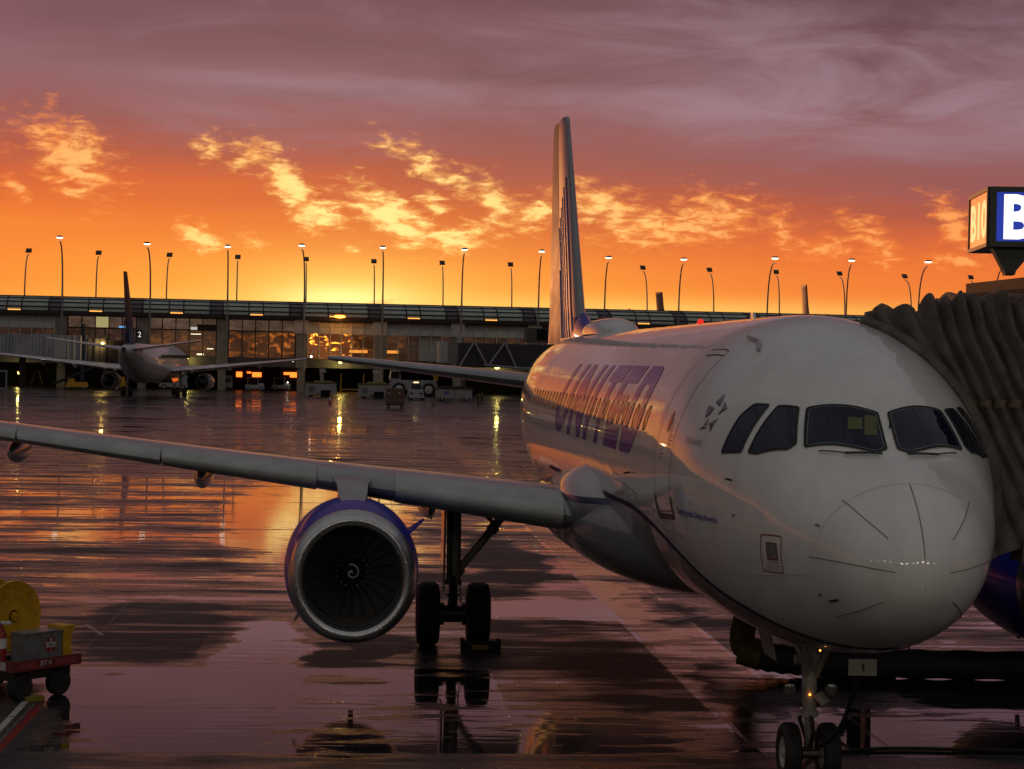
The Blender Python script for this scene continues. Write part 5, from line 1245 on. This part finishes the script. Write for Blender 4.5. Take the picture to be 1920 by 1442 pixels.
# ------------------------------------------------------------- far boarding bridges (local frame: x along the picture, y away)
def frame_at(name, lab, cat, u, v, group=None, rz=TRZ):
    p = gnd(u, v); o = thing(name, lab, cat, tuple(p), rz, group); D = pr_d(p)
    return o, D
def pr_d(p): return sum(AF[i]*(p[i]-CAM[i]) for i in range(3))
corr = bpy.data.materials.new('corrugated_tunnel'); corr.use_nodes = True; q = NT(corr.node_tree); b = pbsdf(corr)
tc = q.n.new('ShaderNodeTexCoord'); xx = q.sep(tc.outputs['Object'])[0]
n = q.noise(tc.outputs['Object'], .35, 4., .6)
b.inputs['Roughness'].default_value = .6; q.l.new(q.mix(q.ss(n, .35, .7), (.42, .46, .52, 1), (.60, .64, .70, 1)), b.inputs['Base Color'])
bn = q.n.new('ShaderNodeBump'); bn.inputs['Strength'].default_value = 1.; bn.inputs['Distance'].default_value = .25; q.l.new(q.m('SINE', q.m('MULTIPLY', xx, 6.5)), bn.inputs['Height']); q.l.new(bn.outputs[0], b.inputs['Normal'])
def xz(u, v, p, D):   # pixel -> local x,z in the plane through p parallel to the terminal
    c = Vector(CAM); d = Vector(ray(u, v)); k = ((p-c).dot(fn))/d.dot(fn); w_ = c+d*k; return (w_-p).dot(fd), w_.z
def corrug(mb, u0, v0, u1, v1, p, D, y0, y1, wob=.18, pitch_=.0):
    x0, z1 = xz(u0, v0, p, D); x1, z0 = xz(u1, v1, p, D)
    n = max(4, int((x1-x0)/.45)); v = []
    for i in range(n+1):
        x = x0+(x1-x0)*i/n; yy = y0-(wob if (i//1) % 2 else 0)
        v += [(x, yy, z0), (x, yy, z1)]
    mb.add(v, [(2*i, 2*i+2, 2*i+3, 2*i+1) for i in range(n)])
    mb.box(x0, x1, y0+.02, y1, z0, z1)
p = gnd(60, 727); B1 = thing('boarding_bridge', 'long pale blue-grey corrugated boarding bridge reaching in from the left edge', 'boarding bridge', tuple(p), TRZ)
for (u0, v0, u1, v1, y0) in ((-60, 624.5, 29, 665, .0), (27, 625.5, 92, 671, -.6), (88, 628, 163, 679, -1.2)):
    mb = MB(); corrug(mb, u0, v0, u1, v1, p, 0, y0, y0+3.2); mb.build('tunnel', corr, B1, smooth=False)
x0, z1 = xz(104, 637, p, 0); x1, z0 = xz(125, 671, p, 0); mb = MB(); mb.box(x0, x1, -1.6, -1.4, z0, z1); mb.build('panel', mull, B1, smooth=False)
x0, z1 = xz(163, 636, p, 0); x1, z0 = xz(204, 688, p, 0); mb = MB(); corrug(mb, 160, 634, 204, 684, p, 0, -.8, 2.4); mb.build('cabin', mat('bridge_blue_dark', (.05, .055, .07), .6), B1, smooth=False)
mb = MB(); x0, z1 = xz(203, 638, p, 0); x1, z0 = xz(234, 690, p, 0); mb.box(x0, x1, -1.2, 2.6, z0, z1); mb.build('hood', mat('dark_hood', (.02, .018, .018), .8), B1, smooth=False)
for (u0, u1) in ((153, 160), (196, 201)):
    x0, z1 = xz(u0, 608, p, 0); x1, _ = xz(u1, 608, p, 0); mb = MB(); mb.box(x0, x1, -1.3, -.85, 0, z1-.5 if u0 > 160 else z1); mb.build('support_column', mat('dark_blue_steel', (.03, .035, .05), .6), B1, smooth=False)
mb = MB(); x0, _ = xz(40, 700, p, 0); mb.tube([(x0, 1.5, 0), (x0, 1.5, 6)], .5, 10); mb.build('support_column', dark, B1)
p = gnd(930, 746.5); B2 = thing('boarding_bridge', 'dark boarding bridge with pale diagonal braces left of the big tail fin', 'boarding bridge', tuple(p), TRZ)
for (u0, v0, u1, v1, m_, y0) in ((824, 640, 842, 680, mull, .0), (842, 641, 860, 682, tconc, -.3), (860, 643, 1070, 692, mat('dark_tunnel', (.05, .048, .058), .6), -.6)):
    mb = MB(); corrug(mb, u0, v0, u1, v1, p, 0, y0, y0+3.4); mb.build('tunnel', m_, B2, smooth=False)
mb = MB()
for (a, b_, c, d_) in ((860, 687, 887, 642), (888, 642, 911, 685), (916, 683, 944, 644), (945, 643, 966, 690), (905, 684, 968, 690), (966, 690, 1010, 692)):
    x0, z0 = xz(a, b_, p, 0); x1, z1 = xz(c, d_, p, 0); mb.tube([(x0, -1.1, z0), (x1, -1.1, z1)], .16, 6)
mb.build('brace', mat('brace_pale', (.30, .31, .34), .5), B2)
mb = MB(); x0, z1 = xz(988, 615, p, 0); x1, z0 = xz(1040, 643, p, 0); mb.box(x0, x1, -.4, 3., z0, z1); mb.build('machinery_box', tconc2, B2, smooth=False)
mb = MB(); x0, z1 = xz(1006, 617, p, 0); x1, z0 = xz(1025, 638, p, 0); mb.box(x0, x1, -.5, -.41, z0, z1); mb.build('vent', pitch, B2, smooth=False)
mb = MB(); x0, z1 = xz(857, 621, p, 0); x1, z0 = xz(868, 634, p, 0); mb.tube([((x0+x1)/2, .5, z0), ((x0+x1)/2, .5, z1)], (x1-x0)/2, 12); mb.tube([((x0+x1)/2, .5, z0-1), ((x0+x1)/2, .5, z0)], .3, 8); mb.build('tank', mull, B2)
for u0 in (870, 1040):
    mb = MB(); x0, z1 = xz(u0, 688, p, 0); mb.box(x0-.3, x0+.3, .5, 1.1, 0, z1); mb.build('support_column', tconc2, B2, smooth=False)
# ------------------------------------------------------------- ground vehicles
def wheels(o, xs, y, r, w_=.3):
    for x in xs:
        mb = MB(); mb.lathe([(-w_/2, r*.5), (-w_/2, r*.93), (-w_*.35, r), (w_*.35, r), (w_/2, r*.93), (w_/2, r*.5)], 16, 'y', (x, y, r), cap=True); wl = mb.build('wheel', tyre_m, o)
        mb = MB(); mb.lathe([(-w_/2-.02, .02), (-w_/2-.03, r*.3), (-w_/2+.01, r*.5)], 12, 'y', (x, y, r)); mb.build('hub', mull, wl)
def power_unit(u, v, lab, grp):
    o, D = frame_at('ground_power_unit', lab, 'ground unit', u, v, grp)
    mb = MB(); mb.box(-2.1, 2.1, 0, 2.2, .55, 1.75, top=(.08, .08, .05, .05)); mb.box(-2.25, -.6, -.05, 2.2, .28, .55); mb.box(.2, 2.1, .0, 2.2, .28, .55, top=(.0, 0, 0, 0)); mb.build('body', white_m, o, smooth=False)
    mb = MB(); mb.box(-2.1, 2.1, .1, 2.1, 1.753, 1.98); mb.box(-1.0, 1.8, .3, 1.8, 1.98, 2.2, top=(.2, .4, .2, .2)); mb.build('top_tray', grime(mat('tray_yellow', (.16, .12, .015), .6), 3, .4), o, smooth=False)
    mb = MB(); mb.lathe([(0, .01), (-.02, .32), (.0, .46)], 20, 'y', (-1.3, -.03, 1.12)); mb.build('grille', grey_m, o)
    mb = MB(); mb.box(-.05, 1.25, -.02, .4, .02, .95); mb.build('wheel_recess', pitch, o, smooth=False)
    mb = MB(); mb.box(-.1, .35, 1.0, 1.4, 2.2, 3.6); mb.box(-.2, .75, .9, 1.5, 3.3, 3.8, top=(.0, .25, .1, .1)); mb.build('mast', white_m, o, smooth=False)
    wheels(o, (-1.4, .6), .25, .36); return o
power_unit(602, 744.5, 'white ground power unit with round grille beside the red and white cone', 'ground power units by the terminal')
power_unit(702, 747.5, 'white ground power unit with round grille left of the brown container', 'ground power units by the terminal')
def tug(u, v, lab, lit=False, sc_=1.):
    o, D = frame_at('baggage_tug', lab, 'tug', u, v, 'baggage tugs near the terminal'); o.scale = (sc_,)*3
    mb = MB(); mb.box(-1.5, 1.5, 0, 1.5, .35, .95, top=(.05, .2, .05, .05)); mb.box(.5, 1.45, .1, 1.4, .95, 1.2, top=(.1, .2, .05, .05)); mb.build('body', white_m, o, smooth=False)
    mb = MB(); 
    for x in (-1.1, .45):
        for y in (.15, 1.35): mb.tube([(x, y, .95), (x, y, 2.0)], .04, 5)
    mb.box(-1.2, .6, .1, 1.4, 2.0, 2.07); mb.build('canopy', white_m, o, smooth=False)
    mb = MB(); mb.box(-.8, -.3, .4, 1.1, .95, 1.45); mb.build('seat', black, o, smooth=False)
    if lit: mb = MB(); mb.lathe([(-.1, .02), (0, .13), (.1, .02)], 10, 'z', (.9, -.1, 1.35)); mb.build('headlight', lamp_on, o)
    wheels(o, (-1., 1.), .15, .33)
tug(478, 733.5, 'white baggage tug under the middle glowing orange opening')
tug(528, 733, 'white baggage tug with a lit white headlight beside the right glowing opening', True)
o, D = frame_at('service_van', 'white service van parked rear towards us right of the far engine', 'van', 424, 731.5)
mb = MB(); mb.box(-.95, .95, 0, 4.5, .35, 1.05); mb.box(-.95, .95, 0.02, 4.2, 1.05, 2.25, top=(.1, .1, .05, .3)); mb.build('body', white_m, o, smooth=False)
mb = MB(); mb.box(-.78, .78, -.02, .1, 1.2, 1.95, top=(.08, .08, .03, 0)); mb.build('rear_window', glass_w, o, smooth=False)
mb = MB(); mb.box(-1., 1., -.12, .1, .35, .6); mb.build('bumper', grey_m, o, smooth=False); wheels(o, (-.7, .7), .5, .35)
o, D = frame_at('aircraft_tractor', 'big white aircraft tractor with large wheels behind the small white tug', 'tractor', 776, 743)
mb = MB(); mb.box(-3.4, 3.6, 0, 3, .9, 2.3, top=(.1, .4, .1, .1)); mb.box(-3.5, -1.9, .3, 2.7, 2.3, 3.7, top=(.2, .15, .1, .1)); mb.build('body', white_m, o, smooth=False)
mb = MB(); mb.box(-3.3, -2.1, .27, .33, 2.5, 3.5); mb.build('cab_window', glass_w, o, smooth=False)
for x in (-2.2, 2.1):
    mb = MB(); mb.lathe([(-.3, .6), (-.32, .85), (-.2, .98), (.2, .98), (.3, .85)], 22, 'y', (x, -.1, .98), cap=True); wl = mb.build('wheel', tyre_m, o)
    mb = MB(); mb.lathe([(-.36, .02), (-.36, .4), (-.3, .58)], 16, 'y', (x, -.1, .98)); mb.build('hub', mull, wl)
mb = MB(); mb.box(2.9, 3.5, .2, .8, 2.3, 4.2); mb.build('exhaust_stack', yellow_m, o, smooth=False)
o, D = frame_at('small_tug', 'small white tug with windscreen and amber roof lamp in front of the big tractor', 'tug', 781, 750.5)
mb = MB(); mb.box(-1.0, 1.0, 0, 2.8, .3, 1.3, top=(.05, .05, .15, .1)); mb.build('body', white_m, o, smooth=False)
mb = MB(); mb.box(-.85, .85, .5, 2.2, 1.3, 2.25, top=(.1, .1, .2, .1)); cb_ = mb.build('cab', white_m, o, smooth=False)
mb = MB(); mb.box(-.7, .7, .52, .6, 1.4, 2.1, top=(.05, .05, .12, -.12)); mb.build('windscreen', glass_w, cb_, smooth=False)
mb = MB(); mb.box(-.3, .3, .9, 1.1, 2.26, 2.36); mb.build('roof_lamp', mat('amber_lamp', (.8, .6, .2), .4, emis=(1, .7, .25), es=5.), cb_, smooth=False)
for x in (-.6, .6): mb = MB(); mb.box(x-.18, x+.18, -.02, .1, .85, 1.0); mb.build('headlight', glass_w, o, smooth=False)
wheels(o, (-.75, .75), .3, .38)
o, D = frame_at('baggage_container', 'brown square baggage container on a low trolley', 'container', 741, 766)
mb = MB(); mb.box(-.95, .95, 0, 1.6, .5, 2.15, top=(.03, .03, .03, .03)); mb.build('box', grime(mat('brown_container', (.14, .075, .05), .65), 2, .3), o, smooth=False)
mb = MB(); mb.box(-1.0, 1.0, -.02, 1.65, .36, .48); mb.build('trolley_deck', dark, o, smooth=False); wheels(o, (-.7, .7), .2, .2)
for x in (-.75, .35): mb = MB(); mb.box(x, x+.14, -.012, .0, 1.55, 1.75); mb.build('white_label', wtx, o, smooth=False)
o, D = frame_at('start_cart', 'long low white cart with small blue emblem and dark top right of the tractor', 'cart', 852, 752.5)
mb = MB(); mb.box(-2.3, 2.3, 0, 2, .4, 1.55); mb.build('body', white_m, o, smooth=False)
mb = MB(); mb.box(-2.4, 2.35, -.05, 2.05, 1.553, 1.75); mb.box(-1.6, 1.7, .3, 1.7, 1.75, 1.95); mb.build('top_cover', dark, o, smooth=False)
mb = MB(); mb.box(-1.4, -.7, -.015, 0, .85, 1.3); mb.build('blue_emblem', mat('emblem_blue', (.12, .12, .32), .5), o, smooth=False)
mb = MB(); mb.box(-.03, .03, -.015, 0, .4, 1.5); mb.build('panel_gap', line_g, o, smooth=False); wheels(o, (-1.6, 1.6), .2, .3)
o, D = frame_at('safety_cone', 'slim red and white striped cone standing before the left ground power unit', 'cone', 618.5, 757)
mb = MB(); mb.lathe([(0, .28), (.06, .28), (.06, .16), (.45, .11)], 14, 'z'); c1 = mb.build('cone', red_m, o); mb = MB(); mb.lathe([(.453, .11), (.8, .085)], 14, 'z'); mb.build('white_stripe', wtx, c1); mb = MB(); mb.lathe([(.803, .085), (1.25, .03)], 14, 'z', cap=True); mb.build('tip', red_m, c1)
for (u, v, l) in ((897, 761, 'left one of two thin yellow-topped bollards right of the long white cart'), (903.5, 758.5, 'right one of two thin yellow-topped bollards right of the long white cart')):
    o, D = frame_at('bollard', l, 'bollard', u, v, 'bollards by the right bridge')
    mb = MB(); mb.tube([(0, 0, 0), (0, 0, 1.2)], .09, 8); mb.build('post', dark, o); mb = MB(); mb.tube([(0, 0, 1.2), (0, 0, 1.4)], .09, 8); mb.build('reflector', mat('bollard_yellow', (.5, .35, .05), .5), o)
o, D = frame_at('guard_rail', 'yellow steel guard frame between the two ground power units', 'guard rail', 660, 738)
mb = MB()
for x in (-1.7, 1.7): mb.tube([(x, 0, 0), (x, 0, 3.0)], .09, 6)
mb.tube([(-1.7, 0, .6), (1.7, 0, .6)], .08, 6); mb.box(-2.4, 2.4, -.2, .2, 0, .2); mb.build('frame', yellow_m, o, smooth=False)
o, D = frame_at('board_frame', 'white framed dark board at the left edge of the apron', 'board', 1, 731)
mb = MB()
for a in ((-1, -.8, 0, 2.7), (.65, .85, 0, 2.7)): mb.box(a[0], a[1], 0, .15, a[2], a[3])
mb.box(-.8, .65, 0, .15, 2.5, 2.7); mb.box(-.8, .65, 0, .15, .1, .3); mb.build('frame', white_m, o, smooth=False)
mb = MB(); mb.box(-.8, .65, .03, .1, .3, 2.5); mb.build('board', pitch, o, smooth=False)
for (u, v, h, l) in ((69, 724, 2.3, 'tall pale A-frame step ladder under the far wing'), (45, 722.5, .95, 'short pale A-frame stand left of the tall ladder')):
    o, D = frame_at('step_ladder', l, 'ladder', u, v, 'step ladders under the far wing'); mb = MB(); k = .42*h
    for y in (0, .6): mb.tube([(-k, y, 0), (-k*.25, y, h)], .06, 5); mb.tube([(k, y, 0), (k*.25, y, h)], .06, 5)
    mb.box(-k*.35, k*.35, 0, .6, h, h+.08); mb.build('frame', mat('ladder_pale', (.38, .30, .26), .5) if h > 1 else mull, o, smooth=False)
    mb = MB()
    for q in (.3, .6): mb.box(-k*(1-.7*q), k*(1-.7*q), 0, .05, h*q-.04, h*q); mb.build('rungs', galv, o, smooth=False)
o, D = frame_at('belt_loader', 'yellow belt loader with dark sloping belt under the far airliner wing', 'belt loader', 143, 731)
mb = MB(); mb.box(-1.6, 1.6, 0, 1.6, .4, 1.1, top=(.3, .1, .05, .05)); mb.box(-1.2, -.3, .2, 1.2, 1.1, 1.6); mb.build('body', yellow_m, o, smooth=False)
mb = MB(); mb.tube([(-3.5, .8, .7), (3.2, .8, 3.6)], .22, 6); mb.build('belt', black, o); wheels(o, (-1.1, 1.1), .2, .38)
o, D = frame_at('baggage_loader', 'yellow ground loader standing close left of the far airliner fuselage', 'loader', 226, 733)
mb = MB(); mb.box(-.8, .6, 0, 1.6, .5, 1.5); mb.box(-.2, .5, .2, 1.2, 1.5, 2.0); mb.build('body', yellow_m, o, smooth=False); wheels(o, (-.5, .4), .1, .35)
o, D = frame_at('belt_loader', 'low white cargo loader parked between the far fuselage and the far right engine', 'cargo loader', 330, 731)
mb = MB(); mb.box(-2.6, 1.8, 0, 2, .4, 1.6, top=(.2, .3, .1, .1)); mb.box(.4, 1.7, .2, 1.6, 1.6, 2.2); mb.build('body', white_m, o, smooth=False); mb = MB(); mb.tube([(-3, .3, 1.0), (.2, .3, 2.2)], .12, 6); mb.build('rail', white_m, o); wheels(o, (-1.8, 1.), .1, .4)
